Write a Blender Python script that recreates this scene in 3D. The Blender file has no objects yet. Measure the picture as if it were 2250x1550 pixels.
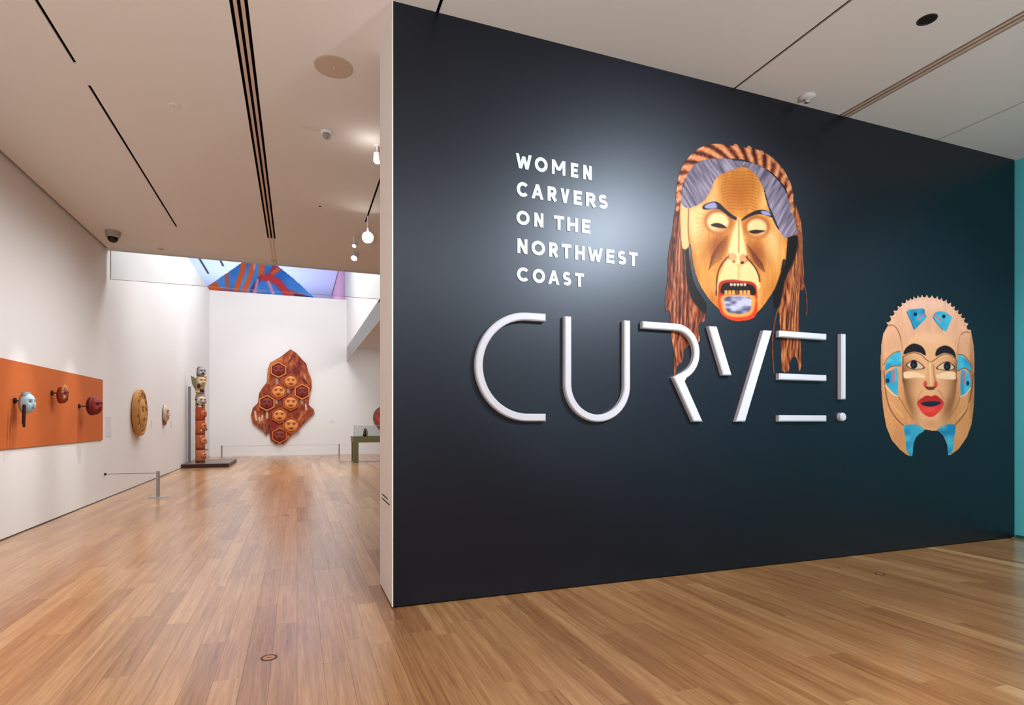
import bpy, math, random
import numpy as np
from mathutils import Vector

random.seed(7)
RNG = np.random.default_rng(7)
scene = bpy.context.scene
COL = scene.collection

# ------------------------------------------------------------------ camera
F = 1258.0; CU = 1125.0; HV = 927.0; CAMZ = 1.384
YAW = math.radians(20.57)
SY, CY = math.sin(YAW), math.cos(YAW)
cam_data = bpy.data.cameras.new('camera'); cam = bpy.data.objects.new('camera', cam_data)
COL.objects.link(cam)
cam.location = (0, 0, CAMZ); cam.rotation_euler = (math.pi/2, 0, -YAW)
cam_data.sensor_width = 36; cam_data.lens = F/2250*36
cam_data.shift_y = (HV-775)/2250
cam_data.clip_end = 200
scene.camera = cam

def ray(u, v):
    a = (u-CU)/F; b = (HV-v)/F
    return (SY+CY*a, CY-SY*a, b)
def onY(u, v, Y):
    r = ray(u, v); t = Y/r[1]; return Vector((r[0]*t, Y, CAMZ+r[2]*t))
def onX(u, v, X):
    r = ray(u, v); t = X/r[0]; return Vector((X, r[1]*t, CAMZ+r[2]*t))
def onZ(u, v, Z):
    r = ray(u, v); t = (Z-CAMZ)/r[2]; return Vector((r[0]*t, r[1]*t, Z))

# ------------------------------------------------------------------ room constants
H = 4.5; XL = -3.22; XR = 8.02; YB = -4.0; YW = 4.277; YA = 12.23; YF = 25.2; XA = 1.97
ZT = 6.55; ZU = 9.0; YU = 38.0; XW = 0.659; YW2 = 4.95

# ------------------------------------------------------------------ world, lamps, exposure
w = bpy.data.worlds.new('world'); scene.world = w; w.use_nodes = True
w.node_tree.nodes['Background'].inputs[0].default_value = (0.8, 0.85, 1.0, 1)
w.node_tree.nodes['Background'].inputs[1].default_value = 0.15
vs = scene.view_settings
vs.view_transform = 'Standard'; vs.look = 'None'; vs.gamma = 1.0; vs.use_curve_mapping = False
vs.exposure = 0.0

def lamp_spot(loc, target, watts, angle=60, blend=0.6, size=0.04, color=(1, 0.95, 0.88)):
    L = bpy.data.lights.new('spot_light', 'SPOT'); o = bpy.data.objects.new('spot_light', L)
    COL.objects.link(o); o.location = loc
    L.energy = watts; L.spot_size = math.radians(angle); L.spot_blend = blend
    L.shadow_soft_size = size; L.color = color
    o.rotation_euler = (Vector(target)-Vector(loc)).to_track_quat('-Z', 'Y').to_euler()
    return o
def lamp_area(loc, target, watts, sx, sy, color=(1, 1, 1)):
    L = bpy.data.lights.new('soft_area_light', 'AREA'); o = bpy.data.objects.new('soft_area_light', L)
    COL.objects.link(o); o.location = loc; L.shape = 'RECTANGLE'; L.size = sx; L.size_y = sy
    L.energy = watts; L.color = color
    o.rotation_euler = (Vector(target)-Vector(loc)).to_track_quat('-Z', 'Y').to_euler()
    return o
WARM = (0.97, 0.985, 1.0)
# daylight coming down through the tall opening at the back
lamp_area((-0.6, 17.8, ZU-0.1), (-0.6, 17.8, 0), 620, 4.2, 9.0, (0.97, 0.98, 1.0))
# upper room: added upward area light, turns its ceiling cool blue
lamp_area((-2.5, 31.5, ZT-0.6), (-2.5, 31.5, 20), 420, 6, 8, (0.62, 0.72, 1.0))
# linear wall washer in the middle slots, aimed at the left wall
for k in range(9):
    lamp_spot((-0.46, -0.6+1.35*k, H-0.05), (XL, -0.6+1.35*k, 0.6), 138, 106, 1.0, 0.04, WARM)
# accent spots on the orange panel
for y in (7.2, 8.7, 10.4):
    lamp_spot((-1.8, y, H-0.04), (XL, y+0.1, 1.25), 240, 22, 1.0, 0.02, WARM)
for y in (14.5, 19.8):
    lamp_spot((-1.0, y-0.5, ZU-0.4), (XL+0.3, y, 1.6), 260, 34, 1.0, 0.06, WARM)
# carved panel on the far wall
lamp_spot((-0.6, 18.5, ZU-0.5), (-0.6, YF, 2.0), 480, 42, 0.9, 0.06, WARM)
lamp_spot((-0.4, 16.0, ZU-0.5), (-0.6, 17.0, 0), 620, 46, 1.0, 0.1, WARM)  # added spot, only brightens the far floor
# right hand part of the far gallery
lamp_spot((3.5, 16.0, H-0.06), (3.5, 20.0, 0), 220, 120, 0.9, 0.08, WARM)
lamp_spot((2.9, 21.5, H-0.06), (2.4, YF, 1.6), 110, 90, 0.9, 0.05, WARM)
lamp_spot((1.0, 8.6, H-0.1), (-0.4, 9.5, 0), 200, 120, 0.9, 0.05, WARM)
# title wall
COOL = (0.96, 0.98, 1.0)
lamp_spot((4.55, 0.3, H-0.08), (2.75, YW, 2.5), 980, 62, 1.0, 0.06, COOL)
lamp_spot((5.22, 1.0, H-0.08), (4.4, YW, 2.2), 330, 60, 1.0, 0.06, COOL)
lamp_spot((6.63, 1.0, H-0.08), (6.5, YW, 1.8), 420, 60, 1.0, 0.06, COOL)
# added general light over the entrance floor, unseen behind the camera
lamp_area((2.0, -1.6, H-0.06), (2.0, -1.6, 0), 370, 5.0, 2.0, (1, 0.97, 0.94))
lamp_area((-1.6, -1.6, H-0.06), (-1.6, -1.6, 0), 80, 1.5, 2.0, (1, 0.97, 0.94))
lamp_spot((6.63, 0.6, H-0.08), (7.6, 2.6, 0.6), 160, 90, 1.0, 0.05, COOL)
# added uplights, unseen behind the camera, to brighten the ceiling
lamp_spot((-1.2, -2.6, 0.5), (-1.0, 5.0, H), 820, 62, 1.0, 0.2, (0.86, 0.95, 1.0))
lamp_spot((4.2, -2.6, 0.5), (4.6, 2.6, H), 820, 84, 1.0, 0.2, (0.74, 0.9, 1.0))
# the small lamp beside the white wall end also grazes the ceiling
L_ = bpy.data.lights.new('ceiling_glow', 'POINT'); o_ = bpy.data.objects.new('ceiling_glow', L_); COL.objects.link(o_)
o_.location = onZ(829, 318, H) + Vector((-0.08, -0.1, -0.22)); L_.energy = 1.6; L_.shadow_soft_size = 0.02; L_.color = (1, 0.95, 0.88)

# ------------------------------------------------------------------ materials
def s2l(c):
    c = np.asarray(c, dtype=float)/255.0
    return np.where(c <= 0.04045, c/12.92, ((c+0.055)/1.055)**2.4)
MATS = {}
def mat(name, rgb, rough=0.6, spec=0.5, metal=0.0, var=0.06, scale=6.0, bump=0.0, emit=None, stretch=(1, 1, 1)):
    if name in MATS: return MATS[name]
    m = bpy.data.materials.new(name); m.use_nodes = True
    nt = m.node_tree; b = nt.nodes['Principled BSDF']
    c = s2l(rgb)
    geo = nt.nodes.new('ShaderNodeNewGeometry')
    mp = nt.nodes.new('ShaderNodeMapping'); mp.inputs['Scale'].default_value = stretch
    nt.links.new(geo.outputs['Position'], mp.inputs['Vector'])
    nz = nt.nodes.new('ShaderNodeTexNoise'); nz.inputs['Scale'].default_value = scale; nz.inputs['Detail'].default_value = 3
    nt.links.new(mp.outputs[0], nz.inputs['Vector'])
    mx = nt.nodes.new('ShaderNodeMix'); mx.data_type = 'RGBA'
    mx.inputs['A'].default_value = (*(c*(1-var)), 1); mx.inputs['B'].default_value = (*np.minimum(c*(1+var), 1), 1)
    nt.links.new(nz.outputs['Fac'], mx.inputs['Factor'])
    nt.links.new(mx.outputs['Result'], b.inputs['Base Color'])
    b.inputs['Roughness'].default_value = rough; b.inputs['Metallic'].default_value = metal
    b.inputs['Specular IOR Level'].default_value = spec
    if name == 'title_wall_vinyl': b.inputs['Specular Tint'].default_value = (0.72, 0.84, 1.0, 1)
    if bump:
        bp = nt.nodes.new('ShaderNodeBump'); bp.inputs['Strength'].default_value = bump; bp.inputs['Distance'].default_value = 0.01
        nt.links.new(nz.outputs['Fac'], bp.inputs['Height']); nt.links.new(bp.outputs[0], b.inputs['Normal'])
    if emit:
        b.inputs['Emission Color'].default_value = (*s2l(emit[0]), 1); b.inputs['Emission Strength'].default_value = emit[1]
    MATS[name] = m
    return m
def mat_attr(name, rough=0.55, spec=0.4):
    """colour comes from the mesh's colour attribute, with a little grain over it"""
    m = bpy.data.materials.new(name); m.use_nodes = True
    nt = m.node_tree; b = nt.nodes['Principled BSDF']
    at = nt.nodes.new('ShaderNodeAttribute'); at.attribute_name = 'Col'
    nz = nt.nodes.new('ShaderNodeTexNoise'); nz.inputs['Scale'].default_value = 60; nz.inputs['Detail'].default_value = 2
    geo = nt.nodes.new('ShaderNodeNewGeometry'); nt.links.new(geo.outputs['Position'], nz.inputs['Vector'])
    mr = nt.nodes.new('ShaderNodeMapRange'); mr.inputs['To Min'].default_value = 0.9; mr.inputs['To Max'].default_value = 1.1
    nt.links.new(nz.outputs['Fac'], mr.inputs['Value'])
    mx = nt.nodes.new('ShaderNodeMix'); mx.data_type = 'RGBA'; mx.blend_type = 'MULTIPLY'; mx.inputs['Factor'].default_value = 1
    nt.links.new(at.outputs['Color'], mx.inputs['A']); nt.links.new(mr.outputs[0], mx.inputs['B'])
    nt.links.new(mx.outputs['Result'], b.inputs['Base Color'])
    b.inputs['Roughness'].default_value = rough; b.inputs['Specular IOR Level'].default_value = spec
    MATS[name] = m
    return m
def mat_floor():
    m = bpy.data.materials.new('oak_plank'); m.use_nodes = True
    nt = m.node_tree; N = nt.nodes; L = nt.links; b = N['Principled BSDF']
    at = N.new('ShaderNodeAttribute'); at.attribute_name = 'tint'
    sd = N.new('ShaderNodeAttribute'); sd.attribute_name = 'seed'
    geo = N.new('ShaderNodeNewGeometry')
    add = N.new('ShaderNodeVectorMath'); add.operation = 'ADD'
    cb = N.new('ShaderNodeCombineXYZ')
    mul = N.new('ShaderNodeMath'); mul.operation = 'MULTIPLY'; mul.inputs[1].default_value = 37.0
    L.new(sd.outputs['Fac'], mul.inputs[0]); L.new(mul.outputs[0], cb.inputs['Z']); L.new(mul.outputs[0], cb.inputs['Y'])
    L.new(geo.outputs['Position'], add.inputs[0]); L.new(cb.outputs[0], add.inputs[1])
    mp = N.new('ShaderNodeMapping'); mp.inputs['Scale'].default_value = (30, 1.1, 1)
    L.new(add.outputs[0], mp.inputs['Vector'])
    n1 = N.new('ShaderNodeTexNoise'); n1.inputs['Scale'].default_value = 1.0; n1.inputs['Detail'].default_value = 5; n1.inputs['Roughness'].default_value = 0.6; n1.inputs['Distortion'].default_value = 0.6
    L.new(mp.outputs[0], n1.inputs['Vector'])
    mp2 = N.new('ShaderNodeMapping'); mp2.inputs['Scale'].default_value = (160, 5, 1)
    L.new(add.outputs[0], mp2.inputs['Vector'])
    n2 = N.new('ShaderNodeTexNoise'); n2.inputs['Scale'].default_value = 1.0; n2.inputs['Detail'].default_value = 3
    L.new(mp2.outputs[0], n2.inputs['Vector'])
    # tint + grain -> ramp
    a1 = N.new('ShaderNodeMath'); a1.operation = 'MULTIPLY_ADD'; a1.inputs[1].default_value = 1.1; a1.inputs[2].default_value = -0.55
    L.new(n1.outputs['Fac'], a1.inputs[0])
    a2 = N.new('ShaderNodeMath'); a2.operation = 'MULTIPLY_ADD'; a2.inputs[1].default_value = 0.6; a2.inputs[2].default_value = -0.3
    L.new(n2.outputs['Fac'], a2.inputs[0])
    s1 = N.new('ShaderNodeMath'); s1.operation = 'ADD'; L.new(at.outputs['Fac'], s1.inputs[0]); L.new(a1.outputs[0], s1.inputs[1])
    s2 = N.new('ShaderNodeMath'); s2.operation = 'ADD'; L.new(s1.outputs[0], s2.inputs[0]); L.new(a2.outputs[0], s2.inputs[1])
    rp = N.new('ShaderNodeValToRGB'); L.new(s2.outputs[0], rp.inputs[0])
    e = rp.color_ramp.elements
    e[0].position = 0.0; e[0].color = (*s2l((126, 80, 44)), 1)
    e[1].position = 1.0; e[1].color = (*s2l((218, 176, 126)), 1)
    for p, c in ((0.3, (162, 113, 68)), (0.55, (184, 136, 88)), (0.8, (203, 157, 108))):
        k = e.new(p); k.color = (*s2l(c), 1)
    L.new(rp.outputs[0], b.inputs['Base Color'])
    rr = N.new('ShaderNodeMapRange'); rr.inputs['To Min'].default_value = 0.24; rr.inputs['To Max'].default_value = 0.36
    L.new(n1.outputs['Fac'], rr.inputs['Value']); L.new(rr.outputs[0], b.inputs['Roughness'])
    bp = N.new('ShaderNodeBump'); bp.inputs['Strength'].default_value = 0.08; bp.inputs['Distance'].default_value = 0.002
    L.new(n2.outputs['Fac'], bp.inputs['Height']); L.new(bp.outputs[0], b.inputs['Normal'])
    b.inputs['Specular IOR Level'].default_value = 0.5
    b.inputs['Coat Weight'].default_value = 0.5; b.inputs['Coat Roughness'].default_value = 0.18
    MATS['oak_plank'] = m
    return m
def mat_glass():
    m = bpy.data.materials.new('clear_glass'); m.use_nodes = True
    nt = m.node_tree; nt.nodes.remove(nt.nodes['Principled BSDF'])
    out = nt.nodes['Material Output']
    tr = nt.nodes.new('ShaderNodeBsdfTransparent'); tr.inputs[0].default_value = (0.93, 0.95, 0.95, 1)
    gl = nt.nodes.new('ShaderNodeBsdfGlossy'); gl.inputs['Roughness'].default_value = 0.03
    fr = nt.nodes.new('ShaderNodeFresnel'); fr.inputs[0].default_value = 1.3
    ms = nt.nodes.new('ShaderNodeMixShader')
    nt.links.new(fr.outputs[0], ms.inputs[0]); nt.links.new(tr.outputs[0], ms.inputs[1]); nt.links.new(gl.outputs[0], ms.inputs[2])
    nt.links.new(ms.outputs[0], out.inputs[0])
    MATS['glass'] = m
    return m

WHITE = mat('white_wall', (236, 235, 234), 0.85, 0.2, var=0.015, scale=1.5)
ENDWHITE = mat('end_wall_white', (226, 222, 220), 0.8, 0.25, var=0.015, scale=1.5)
CEIL = mat('ceiling_paint', (226, 222, 218), 0.9, 0.15, var=0.015, scale=0.8)
FIN = mat('slot_fin_paint', (206, 182, 164), 0.7, 0.3)
DARKV = mat('plenum_black', (24, 14, 14), 0.9, 0.1)
NAVY = mat('title_wall_vinyl', (11, 15, 26), 0.385, 0.55, var=0.12, scale=2.0, stretch=(3, 1, 0.3))
TEAL = mat('teal_paint', (92, 204, 220), 0.7, 0.3, var=0.03)
TEALBASE = mat('teal_baseboard', (24, 96, 92), 0.6, 0.3)
GREYWALL = mat('rear_wall_paint', (52, 50, 50), 0.9, 0.2)
OAK = mat_floor()
SUB = mat('subfloor', (62, 38, 24), 0.9, 0.1)
GLASS = mat_glass()
GLASSEDGE = mat('glass_edge', (232, 234, 232), 0.5, 0.4)
STEEL = mat('brushed_steel', (176, 176, 178), 0.35, 0.5, metal=0.6, var=0.04, scale=40)
DKSTEEL = mat('dark_steel', (60, 54, 54), 0.45, 0.5, metal=0.3)
BLACK = mat('black_paint', (22, 18, 20), 0.5, 0.4)
PWHITE = mat('fixture_white', (232, 230, 228), 0.45, 0.4, var=0.02)
ORANGE = mat('orange_panel_paint', (200, 103, 47), 0.75, 0.3, var=0.03)
LETTER = mat('letter_lacquer', (198, 202, 214), 0.35, 0.5, var=0.015)
VINYLTXT = mat('pale_blue_vinyl', (204, 228, 238), 0.4, 0.4, var=0.02)
OLIVE = mat('olive_table_paint', (104, 102, 66), 0.5, 0.4, var=0.05)
PLINTH = mat('dark_plinth', (50, 22, 26), 0.4, 0.5, var=0.1)
PLINTHTOP = mat('plinth_top', (104, 80, 72), 0.3, 0.5, var=0.05)
SPEAKER = mat('speaker_mesh', (196, 176, 158), 0.8, 0.2, var=0.03, scale=300)
BLUELIT = mat('upper_room_blue_lit', (220, 224, 240), 0.85, 0.2, var=0.02)  # white surfaces, with the bluish light put into their colour
PINKLIT = mat('pink_lit_wall', (232, 170, 180), 0.85, 0.2, var=0.06, scale=3)  # white wall, with pink light from coloured surfaces put into its colour
BULB = mat('lamp_lens', (255, 250, 240), 0.3, 0.5, emit=((255, 250, 240), 40))
BULB2 = mat('lamp_lens_dim', (255, 250, 240), 0.3, 0.5, emit=((255, 250, 240), 5))
PRINT = mat_attr('printed_vinyl', 0.5, 0.2)
CARVED = mat_attr('carved_wood_paint', 0.6, 0.35)
PAPER = mat('label_card', (222, 222, 225), 0.8, 0.2)
INK = mat('label_ink', (60, 58, 60), 0.8, 0.1)

# ------------------------------------------------------------------ mesh helpers
class MB:
    def __init__(s): s.v = []; s.f = []; s.c = []
    def add(s, vs, fs, col=None):
        n = len(s.v); s.v += [tuple(p) for p in vs]; s.f += [tuple(i+n for i in f) for f in fs]
        s.c += [col]*len(vs)
        return s
    def box(s, a, b, col=None):
        x0, y0, z0 = a; x1, y1, z1 = b
        vs = [(x0,y0,z0),(x1,y0,z0),(x1,y1,z0),(x0,y1,z0),(x0,y0,z1),(x1,y0,z1),(x1,y1,z1),(x0,y1,z1)]
        return s.add(vs, [(0,3,2,1),(4,5,6,7),(0,1,5,4),(1,2,6,5),(2,3,7,6),(3,0,4,7)], col)
    def rings(s, rings, col=None, cap=True):
        n = len(rings[0]); vs = [p for r in rings for p in r]; fs = []
        for k in range(len(rings)-1):
            for i in range(n):
                j = (i+1) % n
                fs.append((k*n+i, k*n+j, (k+1)*n+j, (k+1)*n+i))
        if cap: fs.append(tuple(range(n-1, -1, -1))); fs.append(tuple((len(rings)-1)*n+i for i in range(n)))
        return s.add(vs, fs, col)
    def lathe(s, base, axis, prof, n=20, col=None):
        """prof: list of (radius, height along axis)"""
        A = Vector(axis).normalized(); U = A.orthogonal().normalized(); V = A.cross(U); B = Vector(base)
        return s.rings([[B+A*h+(U*math.cos(2*math.pi*i/n)+V*math.sin(2*math.pi*i/n))*r for i in range(n)] for r, h in prof], col)
    def tube(s, p, q, r, n=8, col=None):
        p = Vector(p); q = Vector(q); return s.lathe(p, q-p, [(r, 0), (r, (q-p).length)], n, col)
    def build(s, name, m, parent=None, smooth=False):
        me = bpy.data.meshes.new(name); me.from_pydata(s.v, [], s.f)
        if any(c is not None for c in s.c):
            at = me.color_attributes.new('Col', 'FLOAT_COLOR', 'POINT')
            arr = np.ones((len(s.v), 4), dtype=np.float32)
            for i, c in enumerate(s.c):
                arr[i, :3] = s2l(c if c is not None else (200, 200, 200))
            at.data.foreach_set('color', arr.ravel())
        return link(me, name, m, parent, smooth)
def link(me, name, m, parent=None, smooth=False):
    me.materials.append(m)
    if smooth:
        me.polygons.foreach_set('use_smooth', [True]*len(me.polygons))
    me.validate(); me.update()
    o = bpy.data.objects.new(name, me); COL.objects.link(o)
    if parent is not None:
        o.parent = parent
        bpy_par.append(o)
    return o
bpy_par = []
def structure(o): o['kind'] = 'structure'; return o
def tag(o, label, cat, group=None):
    o['label'] = label; o['category'] = cat
    if group: o['group'] = group
    return o
def empty(name, loc, label, cat, group=None):
    o = bpy.data.objects.new(name, None); COL.objects.link(o); o.location = loc; o.empty_display_size = 0.1
    return tag(o, label, cat, group)
def box_obj(name, a, b, m, parent=None):
    return MB().box(a, b).build(name, m, parent)
def offs(o, loc):
    """child meshes are written in world coordinates: undo the parent's offset"""
    return o

# ------------------------------------------------------------------ shell
# left wall, taller beyond the ceiling edge
wl = MB(); wl.box((XL-0.2, YB, 0), (XL, YA+0.1, H+0.1)); wl.box((XL-0.2, YA+0.1, 0), (XL, YF, ZT))
structure(wl.build('wall_left', WHITE))
wb = MB(); wb.box((XL-0.2, YF, 0), (XA, YF+0.25, ZT)); wb.box((XA, YF, 0), (XR, YF+0.25, H+0.1))
structure(wb.build('wall_back', WHITE))
# upper right wall of the tall opening, continuing beyond the back wall
structure(box_obj('wall_upper_right', (XA, YA, H), (XA+0.2, 26.1, ZU), WHITE))
structure(box_obj('wall_upper_far_right', (XA, 26.1, H), (XA+0.2, YU, ZU), PINKLIT))
structure(box_obj('wall_upper_front', (XL-3.2, YA+0.12, H+0.35), (XA, YA+0.25, ZU), WHITE))
structure(box_obj('wall_upper_back', (XL-8, YU, ZT-2), (XA+0.2, YU+0.2, ZU), BLUELIT))
structure(box_obj('wall_upper_left', (XL-8.2, YA, ZT-2), (XL-8, YU, ZU), BLUELIT))
structure(box_obj('floor_upper', (XL-8, YF+0.25, ZT-1.2), (XA, YU, ZT-1.0), BLUELIT))
# title wall with its white end
structure(box_obj('wall_title', (XW+0.006, YW, 0.012), (XR-0.03, YW+0.3, H), NAVY))
structure(box_obj('wall_title_end', (XW, YW+0.002, 0.012), (XW+0.3, YW2, H), ENDWHITE))
structure(box_obj('trim_title_edge', (XW-0.003, YW-0.004, 0.012), (XW+0.006, YW+0.02, H), PWHITE))
structure(box_obj('trim_title_base', (XW+0.02, YW+0.02, 0), (XR-0.05, YW+0.28, 0.012), BLACK))
structure(box_obj('trim_title_end_base', (XW+0.012, YW+0.02, 0), (XW+0.28, YW2-0.01, 0.012), BLACK))
structure(box_obj('wall_right', (XR, YB, 0), (XR+0.2, YW+0.4, H+0.1), TEAL))
structure(box_obj('wall_right_far', (XR, YW+0.4, 0), (XR+0.2, YF, H+0.1), WHITE))
structure(box_obj('wall_front', (XL-0.2, YB-0.2, 0), (XR+0.2, YB, H+0.1), GREYWALL))
structure(box_obj('baseboard_right', (XR-0.012, YB, 0), (XR, YW, 0.035), TEALBASE))
structure(box_obj('baseboard_left', (XL, YB, 0), (XL+0.004, YF, 0.014), DKSTEEL))
structure(box_obj('baseboard_back', (XL+0.01, YF-0.01, 0), (XR, YF, 0.09), WHITE))

# ------------------------------------------------------------------ ceiling: panels between recessed slots
ceil = structure(box_obj('ceiling', (XL-0.2, YB, H+0.12), (XR+0.2, YA, H+0.32), DARKV))
def ceiling_region(x0, x1, y0, y1, slots):
    """slots: (xa, xb, [(ya, yb), ...]); fills everything else with panels"""
    xs = x0
    for xa, xb, gaps in sorted(slots):
        if xa-xs > 1e-4:
            nm = 'slot_fin' if xa-xs < 0.1 else 'ceiling_panel'
            box_obj(nm, (xs, y0, H), (xa, y1, H+0.014), FIN if nm == 'slot_fin' else CEIL, ceil)
        ys = y0
        for ya, yb in gaps:
            if ya-ys > 1e-3: box_obj('slot_end', (xa, ys, H), (xb, ya, H+0.014), CEIL, ceil)
            ys = yb
        if y1-ys > 1e-3: box_obj('slot_end', (xa, ys, H), (xb, y1, H+0.014), CEIL, ceil)
        xs = xb
    box_obj('ceiling_panel', (xs, y0, H), (x1, y1, H+0.014), CEIL, ceil)
SW = 0.026
def single(x, gaps): return [(x-SW/2, x+SW/2, gaps)]
def triple(x, gaps): return [(x+k*0.052-SW/2, x+k*0.052+SW/2, gaps) for k in (-1, 0, 1)]
slots = ([(XL, XL+0.035, [(YB, YA-0.02)])] + single(-1.805, [(YB, 6.0), (6.34, 10.48)]) + triple(-0.407, [(YB, 10.57)])
         + single(1.0, [(YB, 9.2)]) + single(3.83, [(YB, 9.2)]) + triple(5.22, [(YB, 9.2)]) + single(6.63, [(YB, 9.2)]))
ceiling_region(XL, XR, YB, YA, slots)
# edge of the low ceiling toward the tall opening, ceiling of the side gallery, ceiling of the upper room
structure(box_obj('trim_ceiling_edge', (XL, YA, H), (XA, YA+0.12, H+0.34), CEIL))
structure(box_obj('ceiling_side_gallery', (XA+0.2, YA, H), (XR, YF, H+0.3), CEIL))
structure(box_obj('trim_side_edge', (XA-0.012, YA+0.12, H-0.02), (XA, YF, H+0.005), mat('edge_brown', (130, 108, 92), 0.7, 0.3)))
cu = structure(box_obj('ceiling_upper', (XL-8, YA+0.1, ZU+0.02), (XA+0.2, YU, ZU+0.2), BLUELIT))
for (p, q) in (((437, 567), (458, 602)), ((482, 568), (494, 586)), ((747, 590), (731, 652))):
    A = onZ(*p, ZU); B = onZ(*q, ZU)
    box_obj('slot', (A.x-0.05, min(A.y, B.y)-3, ZU), (A.x+0.05, B.y, ZU+0.03), DKSTEEL, cu)

# glass smoke curtains hanging from the ceiling edges
g = empty('glass_curtain', (-0.6, YA, H), 'clear glass smoke curtain hanging along the low ceiling front edge', 'glass panel', 'glass smoke curtains')
box_obj('pane', (XL+0.06, YA+0.04, H-0.53), (XA, YA+0.052, H), GLASS, g)
box_obj('edge_strip', (XL+0.06, YA+0.038, H-0.537), (XA, YA+0.054, H-0.53), GLASSEDGE, g)
box_obj('edge_strip', (XL+0.045, YA+0.038, H-0.538), (XL+0.06, YA+0.054, H), GLASSEDGE, g)
g = empty('glass_curtain', (XA, 18, H), 'clear glass smoke curtain running back above the olive table', 'glass panel', 'glass smoke curtains')
box_obj('pane', (XA-0.016, YA+0.2, H-0.53), (XA-0.004, YF-0.02, H-0.02), GLASS, g)
box_obj('edge_strip', (XA-0.018, YA+0.2, H-0.537), (XA-0.002, YF-0.02, H-0.53), GLASSEDGE, g)

# ------------------------------------------------------------------ floor: planks
floor = structure(box_obj('floor', (XL-0.2, YB-0.2, -0.2), (XR+0.2, YF+0.2, -0.02), SUB))
PWD = 0.14
planks = []
x = XL; row = 0
while x < XR:
    y = YB - random.uniform(0, 1.6)
    base = random.gauss(0.5, 0.05)
    while y < YF:
        ln = random.choice((0.9, 1.2, 1.5, 1.8, 2.1, 2.4))*random.uniform(0.9, 1.1)
        t = base + random.gauss(0, 0.095)
        if random.random() < 0.06: t -= 0.22
        if random.random() < 0.05: t += 0.22
        planks.append((x, max(y, YB), min(x+PWD, XR), min(y+ln, YF), t, random.random()))
        y += ln
    x += PWD
def plank_weight(p):
    n = 6; tot = 0
    for k in range(n):
        yy = p[1]+(p[3]-p[1])*(k+0.5)/n; xx = (p[0]+p[2])/2
        d = SY*xx+CY*yy; l = CY*xx-SY*yy
        if d < 0.5: continue
        u = CU+F*l/d; v = HV+F*CAMZ/d
        if not (0 <= u <= 2250 and v <= 1550): continue
        if xx > XW and yy > YW: continue
        tot += (p[2]-p[0])*(p[3]-p[1])/n/d**3
    return tot
planks.sort(key=plank_weight, reverse=True)
def plank_mesh(name, ps):
    vs = []; fs = []; tint = []; seed = []
    for (x0, y0, x1, y1, t, sdv) in ps:
        n = len(vs); g_ = 0.0005; x0 += g_; x1 -= g_; y0 += g_; y1 -= g_
        vs += [(x0,y0,-0.02),(x1,y0,-0.02),(x1,y1,-0.02),(x0,y1,-0.02),(x0,y0,0),(x1,y0,0),(x1,y1,0),(x0,y1,0)]
        fs += [tuple(i+n for i in f) for f in ((4,5,6,7),(0,1,5,4),(1,2,6,5),(2,3,7,6),(3,0,4,7))]
        tint += [t]*5; seed += [sdv]*5
    me = bpy.data.meshes.new(name); me.from_pydata(vs, [], fs)
    a = me.attributes.new('tint', 'FLOAT', 'FACE'); a.data.foreach_set('value', tint)
    a = me.attributes.new('seed', 'FLOAT', 'FACE'); a.data.foreach_set('value', seed)
    return me
for p in planks[:300]:
    link(plank_mesh('plank', [p]), 'plank', OAK, floor)
rest = link(plank_mesh('planks', planks[300:]), 'planks', OAK, floor); rest['kind'] = 'stuff'

# ------------------------------------------------------------------ 2D stroke outlines (on the title wall: x to the right, z up)
def offset_path(pts, wd, closed=False, lim=0.45):
    P = [Vector((p[0], p[1])) for p in pts]; n = len(P); Lf = []; Rt = []
    for i in range(n):
        if closed: a = P[i-1]; b = P[(i+1) % n]
        else: a = P[max(i-1, 0)]; b = P[min(i+1, n-1)]
        d1 = (P[i]-a).normalized() if (P[i]-a).length > 1e-9 else (b-P[i]).normalized()
        d2 = (b-P[i]).normalized() if (b-P[i]).length > 1e-9 else d1
        n1 = Vector((-d1.y, d1.x)); n2 = Vector((-d2.y, d2.x)); m = n1+n2
        m = m.normalized() if m.length > 1e-6 else n1
        k = wd/2/max(m.dot(n1), lim)
        Lf.append(P[i]+m*k); Rt.append(P[i]-m*k)
    return Lf, Rt
def inset(poly, c):
    n = len(poly); out = []
    area = sum(poly[i].x*poly[(i+1) % n].y-poly[(i+1) % n].x*poly[i].y for i in range(n))
    sg = 1 if area > 0 else -1
    for i in range(n):
        d1 = (poly[i]-poly[i-1]).normalized(); d2 = (poly[(i+1) % n]-poly[i]).normalized()
        n1 = Vector((-d1.y, d1.x))*sg; n2 = Vector((-d2.y, d2.x))*sg; m = n1+n2
        m = m.normalized() if m.length > 1e-6 else n1
        out.append(poly[i]+m*(c/max(m.dot(n1), 0.5)))
    return out
def slab(mb, poly, y0, t, c):
    """outline extruded toward the viewer (-Y) with a chamfered front"""
    rings = [[(p.x, y0, p.y) for p in poly], [(p.x, y0-t+c, p.y) for p in poly]]
    if c > 0: rings.append([(p.x, y0-t, p.y) for p in inset(poly, c)])
    area = sum(poly[i].x*poly[(i+1) % len(poly)].y-poly[(i+1) % len(poly)].x*poly[i].y for i in range(len(poly)))
    if area < 0: rings = [r[::-1] for r in rings]
    mb.rings(rings)
def arc(cx, cz, rx, rz, a0, a1, n=24):
    return [(cx+rx*math.cos(math.radians(a0+(a1-a0)*k/n)), cz+rz*math.sin(math.radians(a0+(a1-a0)*k/n))) for k in range(n+1)]

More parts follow.
